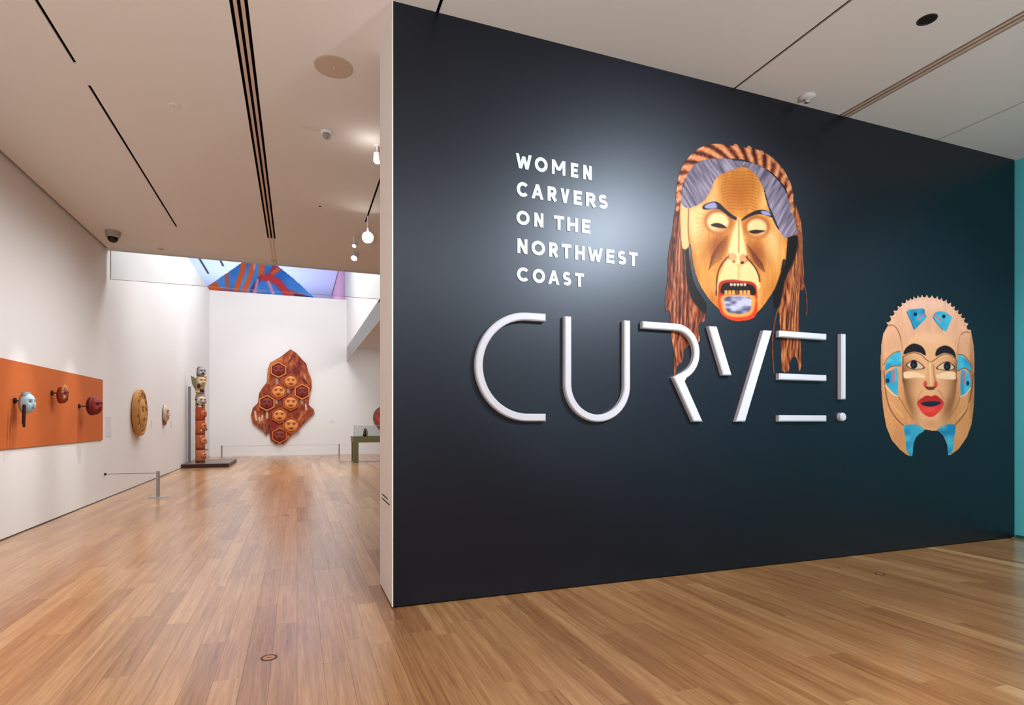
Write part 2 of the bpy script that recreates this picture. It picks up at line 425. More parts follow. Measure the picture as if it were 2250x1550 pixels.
# raised title letters
LT = 0.05; YL = YW-LT
def L2(u, v): p = onY(u, v, YL); return (p.x, p.z)
LWD = 0.0605
def raised(label, strokes, parent_name='title_letter'):
    pts = [p for s in strokes for p in (s[1] if s[0] != 'dot' else [s[1]])]
    e = empty(parent_name, (sum(p[0] for p in pts)/len(pts), YW, sum(p[1] for p in pts)/len(pts)), label, 'letter', 'raised title letters')
    for s in strokes:
        mb = MB()
        if s[0] == 'path':
            Lf, Rt = offset_path(s[1], LWD); slab(mb, Lf+Rt[::-1], YW-0.002, LT-0.002, 0.009)
        elif s[0] == 'poly':
            slab(mb, [Vector(p) for p in s[1]], YW-0.002, LT-0.002, 0.009)
        else:
            cx, cz = s[1]; slab(mb, [Vector(p) for p in arc(cx, cz, 0.043, 0.043, 0, 345, 23)], YW-0.002, LT-0.002, 0.012)
        mb.build('dot' if s[0] == 'dot' else 'stroke', LETTER, e)
    return e
# C
zt = L2(1200, 698)[1]; zb = L2(1200, 918)[1]; xr = L2(1200, 800)[0]; xl = L2(1053.5, 800)[0]
R_ = (zt-zb)/2; zc = (zt+zb)/2
raised('large raised white letter C, first of the title on the dark wall',
       [('path', [(xr, zt)]+arc(xl+R_, zc, R_, R_, 90, 270, 40)+[(xr, zb)])])
# U
xa = L2(1249, 800)[0]; xb = L2(1379, 800)[0]; z1 = L2(1249, 695)[1]; z2 = L2(1314, 919.5)[1]; rU = (xb-xa)/2
raised('large raised white letter U, second of the title on the dark wall',
       [('path', [(xa, z1)]+arc(xa+rU, z2+rU, rU, rU, 180, 360, 36)+[(xb, z1)])])
# R
ztp = L2(1413, 713.5)[1]; xs = L2(1413, 713.5)[0]; xm = L2(1532.5, 775)[0]; zm = L2(1495, 829)[1]
rr = (ztp-zm)/2
bowl = [(xs, ztp)]+arc(xm-rr, (ztp+zm)/2, rr, rr, 90, -64, 30)
Lf_, Rt_ = offset_path(bowl, LWD)
outline = [tuple(p) for p in Lf_]+[L2(1506, 838.5), L2(1545, 927), L2(1525, 927), L2(1480.5, 829.5)]+[tuple(p) for p in Rt_[::-1]]
raised('large raised white open letter R over the hanging cords', [('poly', outline)])
raised('large raised white letter V split into two slanted strokes',
       [('poly', [L2(1558, 717), L2(1576, 717.7), L2(1609, 825), L2(1590, 825)]),
        ('poly', [L2(1679, 726), L2(1697.5, 727), L2(1638.5, 927), L2(1619, 927)])])
xe0 = L2(1713, 800)[0]; xe1 = L2(1817, 800)[0]
raised('large raised white letter E made of three separate bars',
       [('path', [(xe0, z), (xe1, z)]) for z in (L2(1765, 737)[1], L2(1765, 829.5)[1], L2(1765, 920)[1])])
xx = L2(1854.5, 800)[0]
raised('raised white exclamation mark ending the title beside the tan mask',
       [('path', [(xx, L2(1854, 734)[1]), (xx, L2(1854, 878)[1])]), ('dot', (xx, L2(1854, 916.7)[1]))])

# small lettering
def glyph(ch):
    if ch == 'W': return [[(0,1),(.25,0),(.5,.85),(.75,0),(1,1)]]
    if ch == 'M': return [[(0,0),(0,1),(.5,.28),(1,1),(1,0)]]
    if ch == 'N': return [[(0,0),(0,1),(1,0),(1,1)]]
    if ch == 'E': return [[(1,1),(0,1),(0,0),(1,0)], [(0,.5),(.85,.5)]]
    if ch == 'T': return [[(0,1),(1,1)], [(.5,1),(.5,0)]]
    if ch == 'H': return [[(0,0),(0,1)], [(1,0),(1,1)], [(0,.5),(1,.5)]]
    if ch == 'A': return [[(0,0),(.5,1),(1,0)], [(.2,.28),(.8,.28)]]
    if ch == 'V': return [[(0,1),(.5,0),(1,1)]]
    if ch == 'O': return [arc(.5,.5,.5,.5,0,360,32)]
    if ch == 'C': return [arc(.54,.5,.54,.5,42,318,28)]
    if ch == 'R': return [[(0,0),(0,1)], [(0,1)]+[(p[0],p[1]) for p in arc(.66,.72,.34,.28,90,-90,14)]+[(0,.44)], [(.5,.44),(1,0)]]
    if ch == 'S': return [arc(.5,.74,.44,.26,35,250,16)+arc(.5,.25,.48,.25,80,-150,18)]
TS = 1550/350
def T2(cx, cy): p = onY(1100+cx/TS, 310+cy/TS, YW); return (p.x, p.z)
LINES = [('WOMEN', [(145,300),(330,455),(495,628),(680,752),(800,885)], (145,118), (165,265)),
         ('CARVERS', [(155,270),(298,415),(455,540),(580,668),(708,788),(828,918),(948,1040)], (212,402), (212,545)),
         ('ONTHE', [(152,280),(325,415),(515,615),(645,750),(788,870)], (216,682), (216,820)),
         ('NORTHWEST', [(160,260),(298,430),(470,552),(590,685),(722,815),(845,990),(1025,1105),(1135,1220),(1245,1330)], (185,952), (185,1095)),
         ('COAST', [(158,275),(310,430),(460,570),(600,685),(720,808)], (215,1232), (215,1370))]
SPELL = {'WOMEN': 'first line of pale blue wall lettering reading WOMEN', 'CARVERS': 'second line of pale blue wall lettering reading CARVERS',
         'ONTHE': 'third line of pale wall lettering reading ON THE', 'NORTHWEST': 'longest, fourth line of pale wall lettering reading NORTHWEST',
         'COAST': 'last line of pale wall lettering reading COAST'}
for word, spans, tp, bt in LINES:
    zt = T2(*tp)[1]; zb = T2(*bt)[1]; th = (zt-zb)*0.235; hh = zt-zb
    x0 = T2(spans[0][0], tp[1])[0]
    e = empty('wall_lettering', (x0, YW, zb), SPELL[word], 'lettering', 'wall lettering above the title')
    for ch, (a, b) in zip(word, spans):
        xa = T2(a, tp[1])[0]+th/2; xb = T2(b, tp[1])[0]-th/2
        mb = MB()
        for k, st in enumerate(glyph(ch)):
            pts = [(xa+(xb-xa)*p[0], zb+th/2+(hh-th)*p[1]) for p in st]
            if ch in 'WMNAV':
                for q_ in range(len(st)-1):      # each straight limb cut level at top and foot
                    (x1, y1), (x2, y2) = st[q_], st[q_+1]; ydep = 0.003+0.0002*(k*4+q_)
                    if y1 == y2:
                        Lf, Rt = offset_path(pts[q_:q_+2], th*0.85); slab(mb, Lf+Rt[::-1], YW-0.002, ydep, 0.0); continue
                    X1, X2 = xa+(xb-xa)*x1, xa+(xb-xa)*x2; Z1, Z2 = zb+hh*y1, zb+hh*y2
                    hw = th*0.46*math.hypot(X2-X1, Z2-Z1)/abs(Z2-Z1)
                    slab(mb, [Vector(c_) for c_ in ((X1-hw, Z1), (X1+hw, Z1), (X2+hw, Z2), (X2-hw, Z2))], YW-0.002, ydep, 0.0)
                continue
            if ch in 'ETH' or (ch == 'R' and k != 1):  # square ends reach the full cap height
                P_ = [Vector(p) for p in pts]
                if (P_[0]-P_[-1]).length > 0.01:
                    P_[0] = P_[0]+(P_[0]-P_[1]).normalized()*th/2; P_[-1] = P_[-1]+(P_[-1]-P_[-2]).normalized()*th/2
                pts = [tuple(p) for p in P_]
            Lf, Rt = offset_path(pts, th)
            slab(mb, Lf+Rt[::-1], YW-0.002, 0.003+0.0006*k, 0.0)
        mb.build('letter', VINYLTXT, e)

# ------------------------------------------------------------------ painter for printed pictures
def catmull(pts, n=5, closed=True):
    P = np.array(pts, float); m = len(P); out = []
    rng = range(m if closed else m-1)
    for i in rng:
        if closed: p0, p1, p2, p3 = P[i-1], P[i], P[(i+1) % m], P[(i+2) % m]
        else: p0, p1, p2, p3 = P[max(i-1, 0)], P[i], P[i+1], P[min(i+2, m-1)]
        for k in range(n):
            t = k/n
            out.append(0.5*((2*p1)+(-p0+p2)*t+(2*p0-5*p1+4*p2-p3)*t*t+(-p0+3*p1-3*p2+p3)*t**3))
    if not closed: out.append(P[-1])
    return np.array(out)
def seg_dist(X, Y, P, closed):
    D = np.full(X.shape, 1e9)
    n = len(P)
    for i in range(n if closed else n-1):
        a = P[i]; b = P[(i+1) % n]; e = b-a; L = max(e@e, 1e-9)
        t = np.clip(((X-a[0])*e[0]+(Y-a[1])*e[1])/L, 0, 1)
        D = np.minimum(D, np.hypot(X-a[0]-t*e[0], Y-a[1]-t*e[1]))
    return D
def inside(X, Y, P):
    r = np.zeros(X.shape, bool); n = len(P)
    for i in range(n):
        a = P[i]; b = P[(i+1) % n]
        if a[1] == b[1]: continue
        c = ((a[1] > Y) != (b[1] > Y)) & (X < (b[0]-a[0])*(Y-a[1])/(b[1]-a[1])+a[0])
        r ^= c
    return r
def vnoise(X, Y, seed=0):
    xi = np.floor(X).astype(int); yi = np.floor(Y).astype(int); fx = X-xi; fy = Y-yi
    fx = fx*fx*(3-2*fx); fy = fy*fy*(3-2*fy)
    def h(a, b):
        q = (a*374761393+b*668265263+seed*974711) & 0x7fffffff
        q = ((q ^ (q >> 13))*1274126177) & 0x7fffffff
        return ((q ^ (q >> 16)) & 0xffff)/65535.0
    return (h(xi, yi)*(1-fx)+h(xi+1, yi)*fx)*(1-fy)+(h(xi, yi+1)*(1-fx)+h(xi+1, yi+1)*fx)*fy
class Painter:
    def __init__(s, w_, h_, step, bg):
        xs = np.arange(0, w_+step, step); ys = np.arange(0, h_+step, step)
        s.X, s.Y = np.meshgrid(xs, ys); s.c = np.zeros(s.X.shape+(3,)); s.c[:] = bg
        s.id = np.zeros(s.X.shape, int); s.names = ['']; s.h = np.zeros(s.X.shape)
    def _mix(s, sl, al, col, part):
        X = s.X[sl]; Y = s.Y[sl]
        c = col(X, Y) if callable(col) else np.array(col, float)
        s.c[sl] = s.c[sl]*(1-al[..., None])+c*al[..., None]
        if part:
            if part not in s.names: s.names.append(part)
            s.id[sl][al > 0.5] = s.names.index(part)
    def _box(s, P, m):
        x0, y0 = P.min(0)-m; x1, y1 = P.max(0)+m
        xs = s.X[0]; ys = s.Y[:, 0]
        return (slice(np.searchsorted(ys, y0), np.searchsorted(ys, y1)), slice(np.searchsorted(xs, x0), np.searchsorted(xs, x1)))
    def poly(s, pts, col, soft=5, part=None, smooth=True, op=1.0):
        P = catmull(pts) if smooth else np.array(pts, float)
        sl = s._box(P, soft+6); X = s.X[sl]; Y = s.Y[sl]
        if X.size == 0: return
        d = seg_dist(X, Y, P, True)*np.where(inside(X, Y, P), -1, 1)
        s._mix(sl, np.clip(0.5-d/soft, 0, 1)*op, col, part)
    def line(s, pts, wd, col, soft=5, part=None, smooth=True, op=1.0):
        P = catmull(pts, 5, False) if smooth and len(pts) > 2 else np.array(pts, float)
        sl = s._box(P, wd+soft+6); X = s.X[sl]; Y = s.Y[sl]
        if X.size == 0: return
        d = seg_dist(X, Y, P, False)-wd/2
        s._mix(sl, np.clip(0.5-d/soft, 0, 1)*op, col, part)
    def ell(s, cx, cy, rx, ry, col, soft=5, part=None, rot=0, op=1.0):
        a = math.radians(rot)
        pts = [(cx+rx*math.cos(t)*math.cos(a)-ry*math.sin(t)*math.sin(a), cy+rx*math.cos(t)*math.sin(a)+ry*math.sin(t)*math.cos(a)) for t in np.linspace(0, 2*math.pi, 29)[:-1]]
        s.poly(pts, col, soft, part, False, op)
    def glow(s, cx, cy, rx, ry, col, op=0.6, rot=0, only=None):
        a = math.radians(rot); dx = s.X-cx; dy = s.Y-cy
        p = (dx*math.cos(a)+dy*math.sin(a))/rx; q = (-dx*math.sin(a)+dy*math.cos(a))/ry
        al = op*np.exp(-(p*p+q*q))
        if only: al = al*np.isin(s.id, [s.names.index(n) for n in only if n in s.names])
        s.c = s.c*(1-al[..., None])+np.array(col, float)*al[..., None]
    def meshes(s, place, material, parent, gain=1.0, contrast=1.0):
        lin = s2l(np.clip(120+(s.c-120)*contrast, 0, 255))*gain
        ids = np.sort(np.stack([s.id[:-1, :-1], s.id[1:, :-1], s.id[:-1, 1:], s.id[1:, 1:]]), 0)[1]
        W_ = s.X.shape[1]; out = []
        for k, nm in enumerate(s.names):
            if k == 0: continue
            jj, ii = np.nonzero(ids == k)
            if len(jj) == 0: continue
            q = np.stack([jj*W_+ii, (jj+1)*W_+ii, (jj+1)*W_+ii+1, jj*W_+ii+1], 1)
            used, inv = np.unique(q.ravel(), return_inverse=True)
            X = s.X.ravel()[used]; Y = s.Y.ravel()[used]
            vs_ = place(X, Y, s.h.ravel()[used])
            nm = nm.split('#')[0]; me = bpy.data.meshes.new(nm); me.from_pydata(vs_.tolist(), [], inv.reshape(-1, 4).tolist())
            at = me.color_attributes.new('Col', 'FLOAT_COLOR', 'POINT')
            arr = np.ones((len(used), 4), np.float32); arr[:, :3] = lin.reshape(-1, 3)[used]
            at.data.foreach_set('color', arr.ravel())
            out.append(link(me, nm, material, parent))
        return out
def placer(u0, v0, sc, Y, depth=0.0):
    def f(cx, cy, h):
        u = u0+cx/sc; v = v0+cy/sc
        a = (u-CU)/F; b = (HV-v)/F
        Yp = Y-depth*h
        t = Yp/(CY-SY*a)
        return np.stack([(SY+CY*a)*t, Yp+0*a, CAMZ+b*t], 1)
    return f
def lerp(c0, c1, t):
    return np.array(c0, float)*(1-t[..., None])+np.array(c1, float)*t[..., None]

# ---------------- printed mask with grey hair and cords (left)
def cords(dark, mid, light, freq=0.11, seed=1):
    def f(X, Y):
        wob = 6*np.sin(Y/90.0)+4*np.sin(Y/37.0+X/60)
        n = vnoise((X+wob)*freq, Y*0.012, seed)*0.6+vnoise((X+wob)*freq*2.3, Y*0.03, seed+3)*0.4
        tw = 0.5+0.5*np.sin((Y*0.55+(X+wob)*0.9))
        n = np.clip(n*1.25-0.15+0.18*(tw-0.5), 0, 1)
        return np.where((n < 0.5)[..., None], lerp(dark, mid, n*2), lerp(mid, light, np.clip(n*2-1, 0, 1)))
    return f
def greyhair(sgn):
    def f(X, Y):
        t = X*0.9+sgn*Y*0.55
        n = vnoise(t*0.085, (Y-sgn*X)*0.008, 5)*0.6+vnoise(t*0.19, (Y-sgn*X)*0.01, 6)*0.4
        return lerp((92, 84, 104), (176, 166, 184), np.clip(n*1.4-0.2, 0, 1))
    return f
def wood(X, Y):
    n = vnoise(X*0.05, Y*0.012, 9)*0.6+vnoise(X*0.15, Y*0.03, 10)*0.4
    return lerp((196, 126, 58), (232, 176, 104), n)
P1 = Painter(1203, 1550, 4.0, (38, 50, 64))
P1.poly([(235,420),(215,520),(203,620),(182,740),(175,900),(163,1000),(166,1085),(190,1080),(193,1190),(208,1290),(214,1380),(216,1462),(228,1455),(240,1400),(268,1375),(278,1310),(292,1290),(330,1270),(368,1255),(362,1160),(396,1138),(398,1070),(380,1010),(340,930),(320,820),(305,690),(262,690),(258,440)],
        cords((52,20,16), (140,74,48), (226,158,114)), 6, 'left_cords')
P1.poly([(905,425),(948,500),(970,600),(975,760),(984,870),(975,960),(958,960),(955,1100),(962,1250),(965,1400),(948,1432),(936,1362),(910,1355),(892,1430),(862,1440),(846,1410),(838,1200),(828,1060),(800,1040),(804,960),(845,850),(868,770),(880,650)],
        cords((58,24,18), (150,84,52), (232,164,112), seed=11), 6, 'right_cords')
P1.line([(972,900),(990,960),(997,1040),(996,1100)], 9, (140,78,62), 5, 'right_cords')
P1.line([(838,1040),(815,1110),(800,1200),(794,1290),(803,1440)], 11, (134,74,50), 5, 'right_cords')
P1.poly([(300,690),(312,810),(345,930),(400,1020),(412,1052),(396,1092),(350,1050),(318,1000),(296,930),(280,850),(272,700)], (28,18,20), 10, 'left_cords')
P1.poly([(940,640),(884,655),(872,780),(836,870),(800,970),(806,1060),(836,1050),(858,960),(872,890),(915,800),(938,720)], (26,16,18), 10, 'right_cords')
for k in range(9):
    P1.line([(250+k*5, 470+k*30), (228+k*7, 700), (205+k*12, 960), (212+k*9, 1200)], 4, (214,150,120) if k % 2 else (70,30,24), 5, None, True, 0.7)
    P1.line([(912+k*5, 480+k*16), (950+k*2, 700), (905+k*6, 1000), (870+k*10, 1300)], 4, (224,160,116) if k % 2 else (72,32,24), 5, None, True, 0.7)
# face
P1.poly([(258,440),(262,695),(300,700),(312,690),(325,790),(345,870),(375,940),(430,1020),(480,1070),(505,1105),(560,1134),(620,1138),(680,1122),(708,1088),(742,1050),(800,962),(840,860),(858,778),(872,776),(880,690),(878,640),(830,600),(790,520),(760,430),(735,340),(690,265),(640,236),(600,228),(540,240),(470,280),(420,340),(330,440)],
        wood, 6, 'face')
P1.poly([(470,300),(400,440),(330,470),(300,480),(300,560),(330,560),(400,500),(470,470),(480,400)], (236,196,140), 40, None, True, 0.75)
P1.glow(345, 590, 60, 110, (240,208,158), 0.75, only=['face'])
P1.glow(790, 690, 55, 110, (238,200,146), 0.7, only=['face'])
P1.glow(745, 420, 30, 80, (236,196,140), 0.7, only=['face'])
P1.glow(595, 380, 110, 140, (176,104,26), 0.95, only=['face'])
for k in range(13):
    y = 262+k*18
    P1.line([(490+abs(k-5)*3, y+10), (540, y-2), (600, y+3), (660, y-2), (718-abs(k-5)*3, y+12)], 4, (140,82,24), 6, None, True, 0.55)
P1.poly([(258,440),(300,475),(300,600),(304,696),(265,695)], (232,190,136), 8, 'ear')
P1.line([(302,480),(300,600),(308,690)], 5, (120,70,34), 6)
# shade of cheeks and sockets
P1.glow(470, 700, 62, 95, (140,74,30), 0.85, 25, only=['face'])
P1.glow(700, 740, 62, 95, (140,74,30), 0.85, -25, only=['face'])
P1.glow(400, 860, 60, 110, (206,146,74), 0.6, only=['face'])
P1.glow(330, 800, 22, 150, (170,104,44), 0.6, -10, only=['face'])
P1.glow(450, 1010, 40, 70, (170,100,44), 0.6, -40, only=['face'])
P1.glow(780, 960, 40, 110, (178,110,48), 0.6, 25, only=['face'])
for k in range(9):
    P1.line([(532-k*4, 640+k*16), (480-k*5, 690+k*15), (436-k*2, 760+k*10)], 3.5, (92,44,18), 5, None, True, 0.8)
    P1.line([(645+k*6, 690+k*13), (690+k*5, 740+k*12), (735+k*2, 800+k*6)], 3.5, (92,44,18), 5, None, True, 0.8)
for k in range(8):
    P1.line([(420, 520+k*20), (380-k, 510+k*25), (345, 500+k*31)], 3, (176,120,66), 5, None, True, 0.5)
    P1.line([(760, 580+k*16), (800, 590+k*20), (835, 600+k*26)], 3, (176,120,66), 5, None, True, 0.4)
P1.ell(478, 553, 84, 74, (172,104,54), 26)
P1.ell(702, 585, 78, 68, (166,98,50), 26)
P1.ell(474, 556, 64, 56, (236,200,150), 18, 'eyelid#9')
P1.ell(704, 588, 58, 50, (232,194,142), 18, 'eyelid#10')
P1.glow(500, 600, 40, 18, (196,136,80), 0.8); P1.glow(700, 630, 40, 14, (196,136,80), 0.8)
P1.poly([(432,572),(465,562),(500,570),(525,592),(480,590),(445,582)], (44,22,14), 6, 'eye_slit#11')
P1.poly([(655,612),(690,602),(725,604),(752,608),(715,622),(680,624)], (44,22,14), 6, 'eye_slit#12')
P1.poly([(384,478),(392,455),(440,437),(478,442),(520,482),(560,515),(584,530),(582,546),(545,528),(490,486),(455,478),(410,484)], (30,22,30), 5, 'eyebrow#0')
P1.poly([(396,470),(410,452),(455,442),(468,472),(420,478)], (150,150,196), 6, 'eyebrow#0')
P1.poly([(612,550),(630,526),(680,496),(735,484),(778,500),(796,530),(760,518),(716,510),(670,522)], (30,22,30), 5, 'eyebrow#1')
P1.poly([(728,492),(765,494),(786,518),(740,512)], (150,150,200), 6, 'eyebrow#1')
# nose
P1.poly([(588,540),(560,620),(535,720),(530,770),(560,800),(600,806),(630,804),(650,780),(640,720),(620,620),(604,540)], (238,200,148), 16, 'nose')
P1.line([(597,545),(598,640),(597,735)], 5, (128,76,40), 7, None, True, 0.9)
P1.ell(562, 768, 22, 30, (222,160,116), 8); P1.ell(622, 772, 22, 28, (214,150,106), 8)
P1.line([(540,745),(538,770),(550,795)], 5, (130,70,40), 6); P1.line([(645,752),(648,775),(636,798)], 5, (130,70,40), 6)
P1.ell(563, 792, 12, 8, (70,32,18), 6); P1.ell(618, 796, 12, 8, (70,32,18), 6)
# upper lip field and folds
P1.poly([(535,772),(500,830),(478,900),(475,960),(700,960),(716,890),(690,820),(650,790),(600,815)], (234,196,142), 14, 'upper_lip')
P1.line([(597,815),(597,890)], 8, (196,140,86), 10, None, True, 0.7)
P1.line([(532,762),(490,815),(470,880),(464,985)], 7, (64,34,20), 6)
P1.line([(640,760),(690,820),(714,870),(720,905)], 7, (64,34,20), 6)
# mouth
P1.poly([(478,985),(478,925),(500,902),(560,894),(620,902),(668,906),(700,930),(704,985),(700,1005),(590,990),(490,1002)], (176,58,34), 6, 'lips')
P1.poly([(496,975),(498,930),(520,914),(580,912),(640,918),(686,936),(690,985),(600,984)], (34,16,14), 5, 'mouth')
for k in range(5): P1.poly([(545+k*20,918),(561+k*20,918),(559+k*20,932),(547+k*20,932)], (226,200,170), 4, 'tooth#%d' % k, False)
for k in range(7): P1.poly([(514+k*22,958),(530+k*22,958),(533+k*22,986),(512+k*22,986)], (214,158,90) if k != 3 else (120,76,48), 4, 'tooth#b%d' % k, False)
P1.poly([(486,990),(478,1050),(495,1100),(550,1134),(610,1140),(680,1124),(706,1080),(704,1020),(696,990),(590,985)], (206,74,40), 6, 'lips')
P1.poly([(498,992),(496,1050),(515,1096),(560,1114),(620,1114),(670,1098),(690,1050),(686,992),(590,986)], (232,158,88), 8, 'lips')
P1.poly([(516,1000),(512,1040),(530,1082),(570,1096),(620,1096),(660,1080),(670,1040),(662,1000),(590,990)], lambda X, Y: lerp((92,92,122), (186,186,208), np.clip(vnoise(X*0.03, Y*0.07, 21)*1.5-0.2, 0, 1)), 7, 'labret')
# grey hair, headband
P1.poly([(300,250),(380,195),(500,180),(580,195),(640,215),(560,250),(500,272),(455,312),(432,370),(392,430),(335,466),(290,474),(256,440),(264,370),(284,300)], greyhair(-1), 6, 'grey_hair')
P1.poly([(585,195),(660,205),(720,225),(780,265),(840,325),(885,400),(905,460),(928,560),(938,622),(900,640),(866,650),(836,605),(800,520),(770,450),(748,372),(722,312),(682,262),(640,236)], greyhair(1), 6, 'grey_hair')
outer = [(230,440),(230,350),(250,262),(290,190),(338,140),(395,106),(470,94),(548,104),(630,116),(708,130),(775,162),(836,218),(884,286),(912,360),(918,440)]
inner = [(895,440),(872,360),(825,300),(770,252),(700,216),(620,192),(500,182),(400,190),(335,222),(290,285),(265,355),(256,445)]
def rope(X, Y):
    ang = np.arctan2(Y-460, (X-575)); rad = np.hypot((X-575), (Y-460)*0.98)
    t = np.sin(ang*30+rad*0.07)*0.5+0.5
    n = vnoise(X*0.08, Y*0.08, 4)
    c = np.clip(t*0.9+n*0.35-0.12, 0, 1)
    return np.where((c < 0.4)[..., None], lerp((74,30,20), (176,98,62), c/0.4), lerp((176,98,62), (238,174,130), np.clip((c-0.4)/0.6, 0, 1)))
P1.poly(outer+inner, rope, 6, 'rope_headband')
for k in range(15):
    a = math.pi*(1.02-k/14*1.05)
    P1.ell(575+338*math.cos(a), 455-348*math.sin(a), 17, 11, (222,150,104), 8, 'rope_headband', -math.degrees(a)+115, 0.9)
e = empty('mask_print', onY(1617, 500, YW), 'large wall print of a carved mask with grey hair and rope cords', 'wall print')
P1.meshes(placer(1400, 280, 1203/450, YW-0.0025), PRINT, e, 0.6, 1.2)

# ---------------- printed tan mask with blue shapes (right)
P2 = Painter(1323, 1550, 4.4, (22, 46, 54))
teeth = []
import itertools
arcpts = [(180,352),(215,285),(255,228),(300,186),(345,150),(385,134),(430,120),(475,112),(530,114),(590,122),(640,138),(690,160),(735,196),(775,238),(812,280),(845,330),(872,400)]
ap = catmull(arcpts, 4, False)
for i, p in enumerate(ap[::1]):
    c = np.array([530, 480]); d = (p-c)/np.linalg.norm(p-c)
    teeth.append(tuple(p+d*(12 if i % 3 == 1 else -14)))
body = teeth+[(892,450),(906,520),(915,650),(915,900),(906,1050),(890,1180),(850,1290),(780,1390),(712,1440),(690,1440),(682,1350),(650,1275),(610,1238),(560,1238),(500,1228),(460,1242),(424,1290),(402,1360),(396,1430),(385,1450),(350,1440),(290,1392),(222,1312),(176,1200),(150,1050),(136,900),(130,650),(136,520),(152,430)]
def tan(X, Y):
    n = vnoise(X*0.03, Y*0.008, 31)*0.6+vnoise(X*0.1, Y*0.02, 32)*0.4
    t = np.clip((Y-150)/900, 0, 1)
    return lerp((226,176,150), (208,148,98), t)*(0.94+0.1*n[..., None])
P2.poly(body, tan, 6, 'headdress', False)
P2.glow(520, 180, 300, 60, (236,190,170), 0.6, only=['headdress'])
P2.glow(890, 800, 26, 330, (142,92,60), 0.75, only=['headdress'])
P2.glow(140, 800, 14, 400, (160,104,68), 0.6, only=['headdress'])
P2.glow(250, 1290, 60, 90, (196,138,92), 0.6, 35, only=['headdress'])
for i, p in enumerate(ap):
    if i % 3 == 1:
        c = np.array([530, 480]); d = (p-c)/np.linalg.norm(p-c)
        P2.line([tuple(p-d*34), tuple(p-d*10)], 5, (176,120,98), 6, None, False, 0.5)
DK = (116,72,44)
P2.line([(188,364),(235,360),(270,392),(292,445),(302,490)], 6, DK, 6); P2.line([(800,440),(815,424),(840,416),(868,420)], 6, DK, 6)
P2.line([(302,490),(312,560),(316,620)], 4, (170,116,78), 8); P2.line([(790,450),(774,540),(768,620)], 4, (170,116,78), 8)
P2.line([(160,740),(176,920),(205,1040),(258,1128),(322,1192)], 8, DK, 8); P2.line([(905,760),(884,920),(850,1050),(812,1118),(750,1188)], 8, DK, 8)
P2.line([(275,950),(310,1000),(345,1060),(400,1140)], 6, (150,98,60), 10); P2.line([(790,960),(770,1020),(728,1090),(690,1140)], 6, (150,98,60), 10)
P2.line([(220,1000),(262,1060),(320,1120)], 8, (234,186,144), 12, None, True, 0.7)
P2.line([(865,1010),(828,1070),(780,1120)], 8, (234,186,144), 12, None, True, 0.7)
BL = lambda X, Y: lerp((36,128,172), (84,184,206), vnoise(X*0.02, Y*0.02, 41))
PK = (206,106,122)
P2.poly([(350,245),(400,226),(488,222),(500,260),(512,296),(460,350),(420,392),(404,386),(382,320)], BL, 6, 'blue_inlay#1')
P2.poly([(566,292),(590,252),(650,245),(722,290),(716,320),(690,380),(675,408),(650,396),(606,344)], BL, 6, 'blue_inlay#2')
P2.line([(443,302),(470,282),(502,272)], 14, PK, 5); P2.line([(578,272),(605,298),(636,318)], 14, PK, 5)
P2.ell(421, 268, 14, 15, (20,34,50), 5); P2.ell(657, 286, 14, 15, (20,34,50), 5)
P2.line([(350,250),(385,325),(408,390)], 5, (26,70,100), 6); P2.line([(566,294),(606,348),(650,400)], 5, (26,70,100), 6)
P2.poly([(168,728),(182,660),(232,602),(294,580),(302,640),(300,692),(230,700)], BL, 6, 'blue_inlay#3')
P2.line([(160,690),(185,640),(235,592),(296,574)], 6, DK, 6); P2.line([(170,735),(230,702),(302,698)], 6, DK, 6)
P2.poly([(170,790),(190,750),(225,732),(272,730),(272,942),(232,912),(186,860)], BL, 6, 'blue_inlay#4')
P2.line([(170,860),(220,920),(272,950)], 7, (238,214,186), 6)
P2.line([(240,738),(240,826)], 20, (188,104,118), 6); P2.ell(190, 822, 16, 20, (24,52,78), 6)
P2.poly([(774,622),(802,604),(858,660),(882,702),(878,744),(836,712),(770,736)], BL, 6, 'blue_inlay#5')
P2.line([(776,600),(826,612),(866,660),(888,700)], 6, DK, 6); P2.line([(770,740),(832,716),(880,752)], 6, DK, 6)
P2.poly([(800,746),(850,746),(878,800),(878,866),(842,920),(800,944)], BL, 6, 'blue_inlay#6')
P2.line([(880,880),(845,926),(800,952)], 7, (238,214,186), 6)
P2.line([(822,750),(824,836)], 18, (188,104,118), 6); P2.ell(856, 842, 13, 20, (24,52,78), 6)
P2.poly([(330,1196),(440,1188),(498,1230),(436,1280),(408,1350),(398,1440),(380,1446),(346,1392),(340,1300)], BL, 6, 'blue_inlay#7')
P2.poly([(600,1228),(650,1190),(750,1190),(742,1300),(736,1392),(704,1436),(690,1430),(682,1350),(652,1275)], BL, 6, 'blue_inlay#8')
# face
def skin(X, Y):
    t = np.clip(np.abs(X-545)/215, 0, 1)**2.5
    return lerp((226,172,128), (128,84,54), t*np.clip((Y-560)/200, 0, 1))
P2.poly([(322,560),(314,700),(316,820),(332,910),(362,1030),(420,1150),(488,1214),(550,1236),(612,1220),(692,1140),(740,1000),(762,850),(762,640),(750,540),(650,440),(540,420),(420,440)], skin, 14, 'face')
P2.glow(545, 470, 150, 50, (232,182,150), 0.85, only=['face', 'headdress'])
P2.glow(548, 1180, 70, 40, (206,146,98), 0.8)
P2.glow(470, 900, 60, 70, (222,168,124), 0.7); P2.glow(640, 900, 60, 70, (214,158,112), 0.6)
P2.glow(700, 1030, 40, 110, (134,88,56), 0.7, 20); P2.glow(375, 1010, 30, 120, (140,94,60), 0.6, -20)
P2.poly([(320,752),(400,742),(490,770),(496,798),(420,796),(330,800)], (238,198,160), 14); P2.poly([(600,772),(680,745),(758,752),(756,806),(680,808),(604,798)], (238,200,162), 14)
